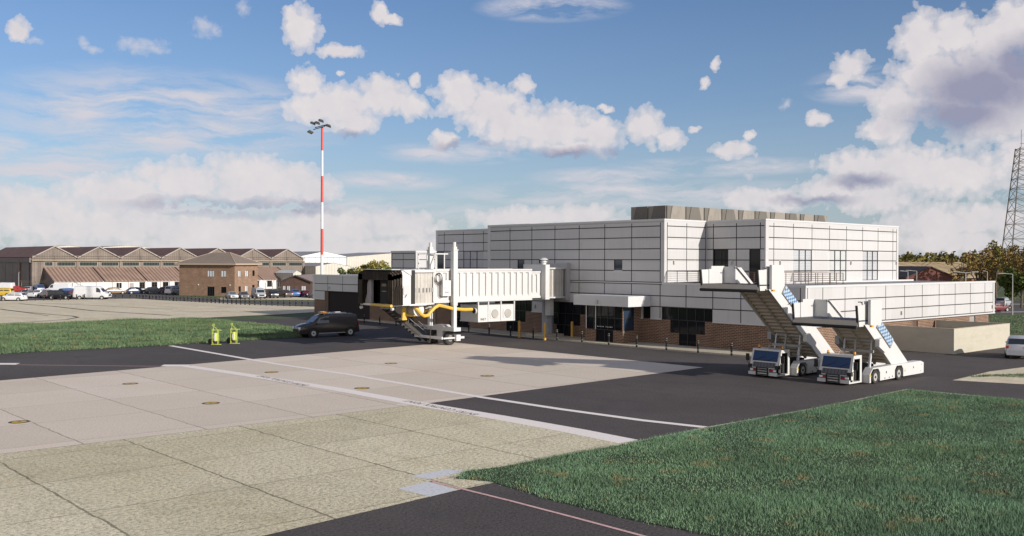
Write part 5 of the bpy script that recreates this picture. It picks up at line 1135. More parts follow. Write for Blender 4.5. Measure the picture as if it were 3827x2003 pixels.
for a, d, z, tilt, yaw in ((-1.55, 0.3, 0.55, 0.5, 0.2), (-0.85, 0.3, 0.6, 0.5, 0.2), (-0.25, 0.3, 0.95, 0.55, 0.2), (-1.75, -0.6, -0.95, -0.4, 0.9), (1.0, -0.2, 0.1, -0.35, 0.1)):
    b = MB(); b.prism([(-0.42, -0.3), (0.42, -0.3), (0.42, 0.3), (-0.42, 0.3)], 'z', -0.06, 0.06); b.prism([(-0.3, -0.2), (0.3, -0.2), (0.3, 0.2), (-0.3, 0.2)], 'z', 0.06, 0.2); b.box(-0.36, 0.36, -0.25, 0.25, -0.075, -0.06, 1)
    o = b.build('floodlight', [fl, mat('floodlight glass', (0.25, 0.24, 0.2), 0.15)], FM); o.location = P3(a, d, z); o.rotation_euler = Matrix.Rotation(A0+yaw, 3, 'Z').to_euler() ; o.rotation_euler.x = tilt; o.rotation_euler.rotate_axis('Y', 0.35)

# ---------------------------------------------------------------- hangars and offices on the left
hg_front = rib_mat('tan hangar cladding', (0.205, 0.165, 0.135), (0.165, 0.132, 0.107), 0.6, 0, 0.7, blot=0.35)
hg_side = rib_mat('brown hangar cladding', (0.20, 0.165, 0.145), (0.165, 0.135, 0.12), 0.9, 1, 0.7, blot=0.25)
hg_roof = rib_mat('red brown roof sheet', (0.155, 0.083, 0.07), (0.125, 0.067, 0.057), 1.0, 1, 0.9, blot=0.25)
an_roof = rib_mat('terracotta roof sheet', (0.36, 0.245, 0.185), (0.20, 0.13, 0.10), 0.95, 0, 0.6, blot=0.2)
an_wall = streak_mat('white rendered wall', (0.68, 0.66, 0.64), (0.5, 0.46, 0.42), 0.4, 0.8)
green_g = rib_mat('green strip glazing', (0.05, 0.075, 0.065), (0.02, 0.025, 0.022), 0.75, 0, 0.2, duty=0.8, bs=0.0)
trim_l = mat('pale trim', (0.33, 0.29, 0.255), 0.6, 0.1, 1); stain_m = streak_mat('stained concrete gutter', (0.36, 0.30, 0.22), (0.17, 0.13, 0.09), 1.0, 0.9, 0.0, 0.8, 2.0)
hx0, hy, pit, nb = -0.4, 217.0, 10.97, 7
HG = thing('hangar', 'long brown hangar with seven saw tooth gables and a white annexe', 'hangar', (hx0, hy, 0))
HB = lambda mb, n, m, par=None: wb(mb, n, m, HG) if par is None else mb.build(n, m, par)
xe = hx0+nb*pit; yb = hy+44
b = MB()
b.face([(hx0, hy, 0), (xe, hy, 0), (xe, hy, 8.0), (hx0, hy, 8.0)]); b.face([(hx0, yb, 0), (xe, yb, 0), (xe, yb, 8.6), (hx0, yb, 8.6)]); b.face([(xe, hy, 0), (xe, yb, 0), (xe, yb, 8.6), (xe, hy, 8.6)])
b.face([(hx0, hy, 0), (hx0, yb, 0), (hx0, yb, 8.6), (hx0, hy, 8.6)], 1)
for k in range(nb):
    a = hx0+k*pit
    for y in (hy-0.02, yb): b.face([(a, y, 8.0), (a+pit, y, 8.0), (a+pit, y, 8.7), (a+pit/2, y, 11.55), (a, y, 8.7)])
HB(b, 'wall', [hg_front, hg_side])
for k in range(nb):
    a = hx0+k*pit; b = MB()
    for (xa, xb) in ((a, a+pit/2), (a+pit, a+pit/2)):
        b.face([(xa, hy-0.35, 8.72), (xb, hy-0.35, 11.62), (xb, yb+0.3, 11.62), (xa, yb+0.3, 8.72)])
    o = HB(b, 'roof', hg_roof)
    b = MB()
    for (xa, xb) in ((a, a+pit/2), (a+pit, a+pit/2)): b.bar((xa, hy-0.36, 8.66), (xb, hy-0.36, 11.55), 0.1, 0.24)
    b.build('verge_board', trim_l, o)
    b = MB(); b.box(a+pit/2-0.35, a+pit/2+0.35, hy-0.14, hy-0.03, 8.1, 10.9); b.build('gable_hatch', hg_front, o)
b = MB(); b.box(hx0-0.1, xe+0.1, hy-0.7, hy, 7.85, 8.06); HB(b, 'gutter', stain_m)
b = MB()
for k in range(2*nb+1): b.bar((hx0+k*pit/2, hy-0.65, 8.06), (hx0+k*pit/2, hy-0.65, 9.2), 0.07)
b.bar((hx0, hy-0.65, 9.2), (xe, hy-0.65, 9.2), 0.06); b.bar((hx0, hy-0.65, 8.65), (xe, hy-0.65, 8.65), 0.05); HB(b, 'gutter_rail', hg_side)
for k in range(nb):
    for j in range(2):
        a = hx0+k*pit+j*pit/2+(0.45 if not (k == 0 and j == 0) else 3.0); z = hx0+k*pit+(j+1)*pit/2-0.4
        if z-a < 1: continue
        b = MB(); b.box(a, z, hy-0.1, hy-0.02, 6.45, 7.6); o = HB(b, 'window', trim_l); b = MB(); b.box(a+0.12, z-0.12, hy-0.13, hy-0.1, 6.58, 7.5); b.build('pane', green_g, o)
for k in range(nb+1):
    b = MB(); a = hx0+k*pit; b.box(a-0.3 if k else a-0.02, a+0.3, hy-0.3, hy-0.02, 0, 7.85); HB(b, 'buttress', hg_front)
# big sliding doors on the shaded flank
for k in range(6):
    b = MB(); y0 = hy+1.5+k*7; b.box(hx0-0.25, hx0-0.05, y0, y0+6.7, 0.1, 7.4); b.box(hx0-0.32, hx0-0.25, y0, y0+6.7, 2.6, 2.75); o = HB(b, 'sliding_door', hg_side)
b = MB(); b.box(hx0-0.5, hx0-0.02, hy, yb, 7.4, 8.6); HB(b, 'door_header', hg_side)
b = MB(); b.box(hx0-0.6, hx0-0.3, hy+8.2, hy+9.0, 0, 7.6); HB(b, 'door_post', mat('rust brown steel', (0.22, 0.14, 0.1), 0.7))
b = MB(); lx = hx0+1.6
for s in (0, 0.5): b.bar((lx+s, hy-0.25, 0.5), (lx+s, hy-0.25, 8.0), 0.06)
for k in range(14): b.bar((lx, hy-0.25, 0.7+0.5*k), (lx+0.5, hy-0.25, 0.7+0.5*k), 0.04)
HB(b, 'ladder', hg_side)
# lean to annexe
ax0, ax1, ay = 5.1-2.6, 67.5, hy-8.2
b = MB(); b.face([(ax0, ay, 0), (ax1, ay, 0), (ax1, ay, 2.86), (ax0, ay, 2.86)]); b.face([(ax0, ay, 0), (ax0, hy, 0), (ax0, hy, 6.1), (ax0, ay, 2.86)], 1); b.face([(ax1, ay, 0), (ax1, hy, 0), (ax1, hy, 6.1), (ax1, ay, 2.86)]); HB(b, 'annexe_wall', [an_wall, hg_side])
bays = [ax0-0.15, 5.1+pit*0.86, 5.1+pit*1.86, 5.1+pit*2.86, 5.1+pit*3.86, 5.1+pit*4.86, ax1+0.2]
for a, z in zip(bays[:-1], bays[1:]):
    b = MB(); P = lambda x, y, zz: (x, y, zz); b.face([(a, ay-0.4, 2.75), (z-0.25, ay-0.4, 2.75), (z-0.25, hy-0.05, 6.15), (a, hy-0.05, 6.15)]); b.face([(a, ay-0.4, 2.6), (z-0.25, ay-0.4, 2.6), (z-0.25, ay-0.4, 2.76), (a, ay-0.4, 2.76)]); o = HB(b, 'annexe_roof', an_roof)
    b = MB(); b.bar((z-0.12, ay-0.4, 2.78), (z-0.12, hy-0.05, 6.2), 0.25, 0.1); b.build('valley_gutter', black_m, o)
wn = [ax0+3.0, ax0+15.0, ax0+21.0, ax0+24.2, ax0+27.2, ax0+30.4, ax0+33.5, ax0+36.3, ax0+39.2, ax0+43, ax0+46.5, ax0+50, ax0+53.5, ax0+57.5, ax0+61]
for i, a in enumerate(wn):
    b = MB(); b.box(a, a+1.5, ay-0.06, ay+0.1, 0.75, 2.35); b.box(a-0.1, a+1.6, ay-0.14, ay-0.06, 0.65, 0.75); o = HB(b, 'window', frame_w if i in (0, 1) else frame_d); b = MB(); b.box(a+0.1, a+0.7, ay-0.1, ay-0.06, 0.85, 2.25); b.box(a+0.8, a+1.4, ay-0.1, ay-0.06, 0.85, 2.25); b.build('pane', glass_d, o)
for a in (ax0+18.5, ax0+41): b = MB(); b.box(a, a+1.0, ay-0.08, ay, 0.0, 2.15); HB(b, 'door', grey_metal)

def gable_shed(name, label, cat, px0, px1, D, py_e, py_a, depth, wallm, sidem, roofm, pxa=None, extra=None, pybase=None):
    "shed on the airport grid: gable front from image columns px0 to px1, near corner at view depth D"
    p = at(px0, 1000, D); p = np.array([p[0], p[1], 0.0]); w_ = run(p, (1, 0, 0), px1); m = p+np.array([w_/2, 0, 0])
    ze, za = zat(p, py_e), zat(m, py_a)
    R = thing(name, label, cat, (p[0], p[1], 0)); b = MB()
    b.face([(0, 0, 0), (w_, 0, 0), (w_, 0, ze), (w_/2, 0, za), (0, 0, ze)]); b.face([(0, depth, 0), (w_, depth, 0), (w_, depth, ze), (w_/2, depth, za), (0, depth, ze)])
    b.face([(0, 0, 0), (0, depth, 0), (0, depth, ze), (0, 0, ze)], 1); b.face([(w_, 0, 0), (w_, depth, 0), (w_, depth, ze), (w_, 0, ze)], 1); b.build('wall', [wallm, sidem], R)
    b = MB(); [b.face([(x, -0.2, ze+0.02), (w_/2, -0.2, za+0.05), (w_/2, depth+0.2, za+0.05), (x, depth+0.2, ze+0.02)]) for x in (-0.2, w_+0.2)]; b.build('roof', roofm, R)
    return R, w_, ze, za, depth
wh = mat('white door sheet', (0.66, 0.66, 0.64), 0.5, 0.05, 0.2); cream = rib_mat('cream cladding', (0.55, 0.51, 0.44), (0.48, 0.445, 0.385), 1.0, 0, 0.6, blot=0.12); cream_s = rib_mat('cream side cladding', (0.55, 0.51, 0.44), (0.45, 0.42, 0.36), 1.4, 1, 0.6, blot=0.12)
far_roof = mat('grey far roof', (0.27, 0.26, 0.27), 0.8, 0.1, 0.1)
R, w_, ze, za, dp = gable_shed('far_hangar', 'white fronted hangar standing behind the red and white mast', 'hangar', 1126, 1294, 420, 957, 939.5, 50, wh, cream_s, far_roof)
for k in range(7):
    b = MB(); x = w_*(0.03+k*0.135); b.box(x, x+w_*0.128, -0.25, -0.05, 0, ze-0.6); b.build('hangar_door', wh, R)
b = MB(); b.box(0, w_, -0.3, -0.02, ze-0.55, ze-0.3); b.build('door_rail', far_roof, R)
R, w_, ze, za, dp = gable_shed('far_hangar', 'pale hangar with wide grey roof behind the autumn bushes', 'hangar', 1296, 1700, 460, 960, 943, 40, cream, cream_s, far_roof)
R, w_, ze, za, dp = gable_shed('far_shed', 'low cream shed between the brown hangar and the mast', 'shed', 1140, 1182, 300, 995, 988, 30, cream, cream_s, far_roof)
for x in (0.1, 0.5): b = MB(); b.box(w_*x, w_*(x+0.38), -0.12, -0.02, 0, ze-0.5); b.build('shed_door', wh, R)
R, w_, ze, za, dp = gable_shed('far_shed', 'cream shed with dark louvred flank right of the mast', 'shed', 1180, 1308, 290, 995.5, 982.5, 30, cream, cream_s, far_roof)
b = MB(); b.box(w_+0.02, w_+0.2, 1, 29, ze-2.6, ze-0.8)
b.build('louvre_band', rib_mat('dark louvres', (0.07, 0.06, 0.045), (0.5, 0.47, 0.42), 2.2, 1, 0.7, duty=0.25, blot=0.1), R)
R, w_, ze, za, dp = gable_shed('far_shed', 'tiny cream shed beside the end gable of the brown hangar', 'shed', 1096, 1126, 275, 1021, 1011, 10, cream, cream_s, wh)
R, w_, ze, za, dp = gable_shed('far_hangar', 'distant grey roofed hangar showing above the saw tooth gables', 'hangar', 200, 310, 560, 922, 917.5, 40, cream, cream_s, far_roof)
R, w_, ze, za, dp = gable_shed('far_hangar', 'second distant hangar roof above the saw tooth gables, right of the first', 'hangar', 385, 560, 560, 923, 917.5, 40, cream, cream_s, far_roof)
# dark bungalow, gable to the camera
bg_brick = brick_mat('dark bungalow brick', (0.085, 0.045, 0.035), (0.06, 0.03, 0.025), (0.12, 0.08, 0.06), 0.5, 0.16, 0.02)
ang = HD(0)
def local_house(name, label, cat, px, py, D=None, rot=ang):
    q = G(px, py); return thing(name, label, cat, (q[0], q[1], 0), rot), np.linalg.norm((q-CAM)[:2])
BH, d_ = local_house('bungalow', 'dark brown brick bungalow with low gable behind the parked blue car', 'building', 1049, 1101)
s_ = d_*math.cos(0.24)/F; w_ = 112*s_; ze, za = 8-(1052-975.5)*s_, 8-(1030-975.5)*s_
b = MB(); b.face([(0, 0, 0), (w_, 0, 0), (w_, 0, ze), (w_/2, 0, za), (0, 0, ze)]); b.face([(0, 0, 0), (0, 22, 0), (0, 22, ze), (0, 0, ze)]); b.face([(w_, 0, 0), (w_, 22, 0), (w_, 22, ze), (w_, 0, ze)]); b.face([(0, 22, 0), (w_, 22, 0), (w_, 22, ze), (w_/2, 22, za), (0, 22, ze)]); b.build('wall', bg_brick, BH)
b = MB(); [b.face([(x, -0.5, ze-0.15), (w_/2, -0.5, za+0.1), (w_/2, 22, za+0.1), (x, 22, ze-0.15)]) for x in (-0.5, w_+0.5)]; [b.bar((x, -0.5, ze-0.2), (w_/2, -0.5, za+0.03), 0.1, 0.28, 1) for x in (-0.5, w_+0.5)]; b.build('roof', [mat('taupe roof', (0.23, 0.18, 0.16), 0.8, 0.1, 0.5), mat('dark bargeboard', (0.05, 0.04, 0.038), 0.7)], BH)
for x, w2 in ((0.5, 0.7), (1.5, 0.8), (5.0, 1.1)):
    x = x*w_/7.2; b = MB(); b.box(x, x+w2, -0.06, 0.02, 0.95, 2.1); o = b.build('window', frame_d, BH); b = MB(); b.box(x+0.06, x+w2/2-0.04, -0.09, -0.06, 1.0, 2.05); b.box(x+w2/2+0.04, x+w2-0.06, -0.09, -0.06, 1.0, 2.05); b.build('pane', blank, o)
b = MB(); b.box(w_*0.47, w_*0.58, -0.06, 0.02, 0, 2.1); b.build('door', door_b2, BH)
# two storey brick office with hipped roof
of_brick = brick_mat('office brick', (0.25, 0.145, 0.088), (0.17, 0.09, 0.054), (0.32, 0.23, 0.165), 0.5, 0.17, 0.025)
c0 = np.array([*g2(877, 1107.5), 0]); c1 = np.array([*g2(670, 1104), 0]); dl = c1-c0; LW_ = np.linalg.norm(dl); dl /= LW_; dr = np.array([dl[1], -dl[0], 0]); dr = dr if dr@np.array([AF[0], AF[1], 0]) > 0 else -dr
RW_ = run(c0, dr, 963)
OF = thing('brick_office', 'two storey brown brick office with hipped roof beside the car park', 'building', tuple(c0), math.atan2(-dl[1], -dl[0]))
# local frame: -x along the front to the left, +y to the rear
ze, za = zat(c0, 988.5), zat(c0+dl*LW_*0.3+dr*RW_*0.5, 943.5); Lf, Rf_ = LW_, RW_
b = MB(); FW = [(-6.85-0.4, -4.95-0.4, 4.35, 5.8), (-3.6, -2.2, 4.35, 5.8), (-7.25, -5.35, 0.0, 2.1), (-3.6, -2.2, 0.7, 2.1)]
skin(b, PR(0.0), -Lf, 0, 0, ze, FW, 0.15)
PSR = lambda a, z, d=0.0: (-d, a, z)
RWN = [(1.4, 2.4, 4.35, 5.8), (4.2, 5.3, 4.35, 5.8), (7.0, 7.9, 4.5, 5.8), (1.5, 2.4, 1.0, 2.2), (4.1, 5.2, 1.0, 2.3), (6.9, 7.9, 1.6, 2.4)]
skin(b, PSR, 0, Rf_, 0, ze, RWN, 0.15)
b.face([(-Lf, 0, 0), (-Lf, Rf_, 0), (-Lf, Rf_, ze), (-Lf, 0, ze)]); b.face([(-Lf, Rf_, 0), (0, Rf_, 0), (0, Rf_, ze), (-Lf, Rf_, ze)]); b.build('wall', of_brick, OF)
b = MB(); e = 0.75; E_ = [(-Lf-e, -e), (e, -e), (e, Rf_+e), (-Lf-e, Rf_+e)]; rA, rB = (-Lf*0.62, Rf_*0.5, za), (-Lf*0.30, Rf_*0.5, za)
P4 = [(x, y, ze+0.25) for x, y in E_]; b.face([P4[0], P4[1], rB, rA]); b.face([P4[1], P4[2], rB]); b.face([P4[2], P4[3], rA, rB]); b.face([P4[3], P4[0], rA])
b.prism(E_, 'z', ze-0.12, ze+0.25, 1)
for p, q in ((P4[1], rB), (P4[0], rA), (rA, rB), (P4[2], rB)): b.bar(p, q, 0.14, 0.1, 1)
b.build('roof', [rib_mat('tan tiled roof', (0.23, 0.185, 0.145), (0.19, 0.15, 0.118), 0.5, 0, 0.8, blot=0.1), mat('tan fascia', (0.38, 0.3, 0.23), 0.7)], OF)
pale_g = mat('sky pale glass', (0.62, 0.66, 0.68), 0.15)
for i, h in enumerate(FW): window(OF, PR(0.0), *h, (3, 2, 3, 1)[i], 1, 0.1, gm=pale_g if i < 2 else glass_d, name='door' if i == 2 else 'window', fw=0.1)
for i, h in enumerate(RWN): window(OF, PSR, *h, 2 if i != 2 else 1, 1, 0.1, gm=glass_d if i in (2, 3, 5) else pale_g, fw=0.1)
for x in (-9.6, -1.2): b = MB(); b.box(x-0.1, x+0.1, -0.12, 0, 2.4, 2.65); b.build('wall_light', frame_w, OF)

# security fence: cranked posts with wires
fp = [g2(px, py) for px, py in ((80, 1092), (240, 1092), (420, 1093), (600, 1092), (668, 1094))]
SF = thing('security_fence', 'wire security fence with cranked posts in front of the white annexe', 'fence', (*fp[0], 0))
pm = mat('fence post brown', (0.22, 0.17, 0.13), 0.7)
path = [Vector((*p, 0)) for p in fp]; posts = []
for a, c in zip(path[:-1], path[1:]):
    k = max(1, round((c-a).length/4.0)); posts += [a.lerp(c, i/k) for i in range(k)]
posts.append(path[-1])
for p in posts:
    b = MB(); b.bar(p, p+Vector((0, 0, 2.4)), 0.09); b.bar(p+Vector((0, 0, 2.4)), p+Vector((-0.35, -0.35, 2.9)), 0.07); wb(b, 'post', pm, SF)
for z, o_ in [(0.4, 0), (0.9, 0), (1.4, 0), (1.9, 0), (2.35, 0), (2.6, -0.17), (2.85, -0.32)]:
    b = MB(); [b.bar(p+Vector((o_, o_, z)), q+Vector((o_, o_, z)), 0.025) for p, q in zip(posts[:-1], posts[1:])]; wb(b, 'wire', pm, SF)
fp2 = [Vector((*g2(px, py), 0)) for px, py in ((965, 1093), (1045, 1091))]
SF2 = thing('security_fence', 'short run of wire fence between the brick office and the bungalow', 'fence', tuple(fp2[0]))
for k in range(4):
    p = fp2[0].lerp(fp2[1], k/3); b = MB(); b.bar(p, p+Vector((0, 0, 2.4)), 0.09); b.bar(p+Vector((0, 0, 2.4)), p+Vector((0.3, -0.3, 3.0)), 0.07); wb(b, 'post', pm, SF2)
for z in (0.4, 0.9, 1.4, 1.9, 2.35): b = MB(); b.bar(fp2[0]+Vector((0, 0, z)), fp2[1]+Vector((0, 0, z)), 0.03); wb(b, 'wire', pm, SF2)
def lamp_post(px, py_base, py_top, label, arms=((1.2, 0),), D=None, body=mat('lamp post grey', (0.34, 0.33, 0.31), 0.5)):
    q = G(px, py_base) if D is None else at(px, 1000, D); h = zat(q, py_top)
    R = thing('lamp_post', label, 'street lamp', (q[0], q[1], 0), HD(0), 'street lamps')
    b = MB(); b.cyl((0, 0, 0), (0, 0, h), 0.1, 0.06, 10); b.build('post', body, R)
    for a, _ in arms:
        b = MB(); s = 1 if a > 0 else -1; b.bar((0, 0, h-0.05), (a*0.5, 0, h+0.05), 0.06); b.prism([(a*0.4, h), (a, h+0.05), (a*0.95, h+0.12), (a*0.5, h+0.11)], 'y', -0.12, 0.12); b.build('lamp_head', body, R)
    return R
lamp_post(70, 1092, 1018, 'slim lamp post standing before the big shaded hangar door', ((0.3, 0),))
for px, D, pt, lb, arms in ((3393, 150, 1014, 'left of two lamp posts before the red gabled building', ((-1.3, 0),)), (3426, 170, 1012, 'right of two lamp posts before the red gabled building', ((-2.0, 0),)),
                      (3609, 120, 1018, 'double headed lamp post above the terminal roof', ((-1.6, 0), (1.6, 0))), (3690, 165, 1014, 'lamp post in front of the autumn trees', ((-0.8, 0),))):
    lamp_post(px, 0, pt, lb, arms, D)
lamp_post(3783.5, 1178, 1023, 'tall lamp post by the parked maroon saloon', ((-2.4, 0),))
# ---------------------------------------------------------------- buildings, mast and trees on the right
red_br = brick_mat('red building brick', (0.17, 0.055, 0.04), (0.13, 0.04, 0.032), (0.17, 0.09, 0.07), 0.6, 0.2, 0.02)
red_lt = brick_mat('light red brick', (0.34, 0.12, 0.075), (0.28, 0.09, 0.06), (0.36, 0.2, 0.14), 0.6, 0.2, 0.02)
tan_r = mat('sandy roof sheet', (0.50, 0.36, 0.19), 0.8, 0.08, 0.3)
def view_house(name, label, cat, px0, px1, D, pye, pya, depth, wallm, roofm, pxa=None, pyb=None):
    p = at(px0, 1000, D); q = at(px1, 1000, D); w_ = np.linalg.norm((q-p)[:2]); R = thing(name, label, cat, (p[0], p[1], 0), HD(0))
    ze = zat(p, pye); za = zat((p+q)/2, pya); xa = w_*((pxa-px0)/(px1-px0) if pxa else 0.5)
    b = MB(); 
    for y in (0, depth): b.face([(0, y, 0), (w_, y, 0), (w_, y, ze), (xa, y, za), (0, y, ze)])
    for x in (0, w_): b.face([(x, 0, 0), (x, depth, 0), (x, depth, ze), (x, 0, ze)])
    b.build('wall', wallm, R)
    b = MB()
    for x in (-0.3, w_+0.3): b.face([(x, -0.3, ze-0.05), (xa, -0.3, za+0.1), (xa, depth, za+0.1), (x, depth, ze-0.05)]); b.bar((x, -0.3, ze-0.08), (xa, -0.3, za+0.02), 0.1, 0.2, 1)
    b.build('roof', [roofm, mat('dark verge', (0.06, 0.045, 0.04), 0.8)], R); return R
view_house('gabled_building', 'dark red brick gable end in front of the sandy roofed block', 'building', 3388, 3573, 210, 1037, 997, 20, red_br, mat('brown slate', (0.1, 0.07, 0.06), 0.8), 3478)
view_house('gabled_building', 'small red gabled house at the corner of the terminal roofline', 'building', 3330, 3415, 235, 1028, 1006, 20, red_br, mat('brown slate', (0.1, 0.07, 0.06), 0.8), 3392)
p = at(3340, 1000, 262); q = at(3700, 1000, 262); w_ = np.linalg.norm((q-p)[:2]); LB = thing('long_building', 'long low red brick block under a wide sandy roof before the woods', 'building', (p[0], p[1], 0), HD(0))
ze, za = zat(p, 1034.5), zat(p, 992)
b = MB(); b.box(0, w_, 0, 34, 0, ze, 0, 'bt'); b.build('wall', red_lt, LB)
b = MB(); b.face([(-0.5, -0.5, ze), (w_+0.5, -0.5, ze), (w_+0.5, 18, za+1.0), (-0.5, 18, za+1.0)]); b.face([(-0.5, 34.5, ze), (w_+0.5, 34.5, ze), (w_+0.5, 18, za+1.0), (-0.5, 18, za+1.0)]); b.box(-0.5, w_+0.5, -0.52, -0.42, ze-0.25, ze+0.02, 1); b.build('roof', [tan_r, trim_l], LB)
for k in range(12):
    b = MB(); x = w_*(k+0.3)/12; b.box(x, x+0.5, -0.12, 0, 0, ze-0.3); b.build('pilaster', red_br, LB)
# lattice radio mast at the right edge
D = 262; p0 = at(3744, 1000, D); p1 = at(3836, 1000, D); hw_b = np.linalg.norm((p1-p0)[:2])/2*1.06; qm = at(3792+44, 1000, D+2)
qm = at(3834, 1000, D); mh = zat(qm, 552); hw_b = 3834-3744; hw_b = hw_b*D/F/1.12; hw_t = (3834-3800)*D/F/1.12
LM = thing('lattice_mast', 'tall steel lattice radio mast at the right edge of the scene', 'radio mast', (qm[0], qm[1], 0), HD(-12))
st_d = mat('dark mast steel', (0.11, 0.095, 0.075), 0.7)
lev = [0]; 
while lev[-1] < mh-0.5: lev.append(min(mh, lev[-1]+max(1.2, 5.4*(1-0.72*lev[-1]/mh))))
W_ = lambda z: hw_b+(hw_t-hw_b)*z/mh
cn = lambda i, z: Vector(((-1, 1, 1, -1)[i]*W_(z), (-1, -1, 1, 1)[i]*W_(z), z))
for i in range(4): b = MB(); b.bar(cn(i, 0), cn(i, mh), 0.24); b.build('leg', st_d, LM)
for k in range(len(lev)-1):
    b = MB(); z0, z1 = lev[k], lev[k+1]
    for i in range(4):
        j = (i+1) % 4; b.bar(cn(i, z0), cn(j, z1), 0.09); b.bar(cn(j, z0), cn(i, z1), 0.09); b.bar(cn(i, z1), cn(j, z1), 0.12)
    b.build('bracing', st_d, LM)
b = MB(); [b.bar((x, y, mh), (x, y, mh+h), 0.1) for x, y, h in ((-hw_t*0.9, -hw_t, 4.6), (0.4, 0, 6.5), (hw_t, 0.2, 5.0))]; b.bar((-hw_t, -hw_t, mh+0.9), (hw_t, -hw_t, mh+0.9), 0.1); b.build('antenna', st_d, LM)
b = MB(); [b.bar((0.4+s, -0.6, 0), (0.15+s, -0.3, mh), 0.1) for s in (0, 0.5)]; b.build('cable_run', st_d, LM)

# ---------------------------------------------------------------- trees
bark = mat('tree bark', (0.11, 0.085, 0.06), 0.9, 0.3, 3, bump=0.4, bscale=8)
def leaf_mat(name, c1, c2, c3):
    m, nt, b = newmat(name); ge = nt.nodes.new('ShaderNodeNewGeometry'); tcn = nt.nodes.new('ShaderNodeTexCoord')
    col = ramp(nt, ge.outputs['Random Per Island'], [(0.0, c1), (0.5, c2), (1.0, c3)])
    n = noise(nt, tcn.outputs['Object'], 0.35, 4); col = mixc(nt, 1.0, col, ramp(nt, n, [(0.35, (0.7,)*3), (0.65, (1.25,)*3)]), 'MULTIPLY')
    nt.links.new(col, b.inputs['Base Color']); b.inputs['Roughness'].default_value = 0.8; b.inputs['Specular IOR Level'].default_value = 0.2
    return m
leaf_br = leaf_mat('autumn brown leaves', (0.14, 0.075, 0.03), (0.22, 0.14, 0.045), (0.26, 0.2, 0.06))
leaf_ol = leaf_mat('olive leaves', (0.08, 0.075, 0.025), (0.15, 0.13, 0.035), (0.25, 0.2, 0.05))
leaf_ye = leaf_mat('yellow green leaves', (0.10, 0.12, 0.03), (0.24, 0.21, 0.05), (0.34, 0.27, 0.07))
leaf_gr = leaf_mat('green leaves', (0.05, 0.08, 0.02), (0.10, 0.13, 0.03), (0.15, 0.17, 0.045))
def leaf_cloud(centres, n, size, seed, flat=1.0):
    "n leaf clumps scattered in the shells of a set of (x,y,z,r) lumps -> vertices, faces"
    g = np.random.default_rng(seed); c = np.array(centres); w = c[:, 3]**2; k = g.choice(len(c), n, p=w/w.sum())
    d = g.normal(size=(n, 3)); d /= np.linalg.norm(d, axis=1)[:, None]; r = g.uniform(0.25, 1.0, n)**0.5*g.uniform(0.85, 1.12, n)
    P = c[k, :3]+d*(r*c[k, 3])[:, None]*np.array([1, 1, flat])
    a = g.normal(size=(n, 3)); a /= np.linalg.norm(a, axis=1)[:, None]; b = np.cross(a, g.normal(size=(n, 3))); b /= np.linalg.norm(b, axis=1)[:, None]
    s = size*g.uniform(0.6, 1.3, n)[:, None]
    V = np.stack([P-a*s*0.5-b*s*0.2, P+a*s*0.1-b*s*0.42, P+a*s*0.55, P+b*s*0.4+a*s*0.05], axis=1).reshape(-1, 3)
    return V, np.arange(4*n).reshape(n, 4)
def np_mesh(name, V, Fc, m, parent=None, loc=(0, 0, 0)):
    me = bpy.data.meshes.new(name); nv, nf, k = len(V), len(Fc), Fc.shape[1]
    me.vertices.add(nv); me.vertices.foreach_set('co', V.astype(np.float32).ravel()); me.loops.add(nf*k); me.loops.foreach_set('vertex_index', Fc.astype(np.int32).ravel())
    me.polygons.add(nf); me.polygons.foreach_set('loop_start', np.arange(0, nf*k, k, dtype=np.int32)); me.polygons.foreach_set('loop_total', np.full(nf, k, np.int32)); me.update(calc_edges=True)
    me.materials.append(m); o = bpy.data.objects.new(name, me); C.objects.link(o); o.location = loc
    if parent: o.parent = parent
    return o
def tree(label, pos, h, r, m, n, leaf, seed, group, trunk_h=0.3, sparse=1.0, name='tree'):
    g = random.Random(seed); R = thing(name, label, 'tree', (pos[0], pos[1], 0), 0, group)
    lumps = []; b = MB(); top = Vector((g.uniform(-.3, .3), g.uniform(-.3, .3), h*0.8)); b.tube([(0, 0, 0), (0.05*h*g.uniform(-1, 1), 0, h*0.3), tuple(top)], [h*0.03, h*0.021, h*0.006], 8)
    for i in range(13):
        a = g.uniform(0, 2*PI); z = h*g.uniform(trunk_h+0.08, 0.95); rr = r*math.sqrt(max(0.05, 1-((z/h-0.55)/0.5)**2))*g.uniform(0.45, 0.95)
        p = Vector((rr*math.cos(a), rr*math.sin(a), z)); s = Vector((0, 0, h*g.uniform(0.2, 0.55))); b.tube([tuple(s), tuple(s.lerp(p, 0.5)+Vector((0, 0, 0.05*h))), tuple(p)], [h*0.012, h*0.008, h*0.003], 5)
        lumps.append((p.x, p.y, p.z, r*g.uniform(0.22, 0.42)*sparse))
    lumps.append((0, 0, h*0.6, r*0.5*sparse)); b.build('trunk', bark, R)
    V, Fc = leaf_cloud(lumps, n, leaf, seed); np_mesh('crown', V, Fc, m, R); return R
def tpos(px, D): q = at(px, 1000, D); return (q[0], q[1])
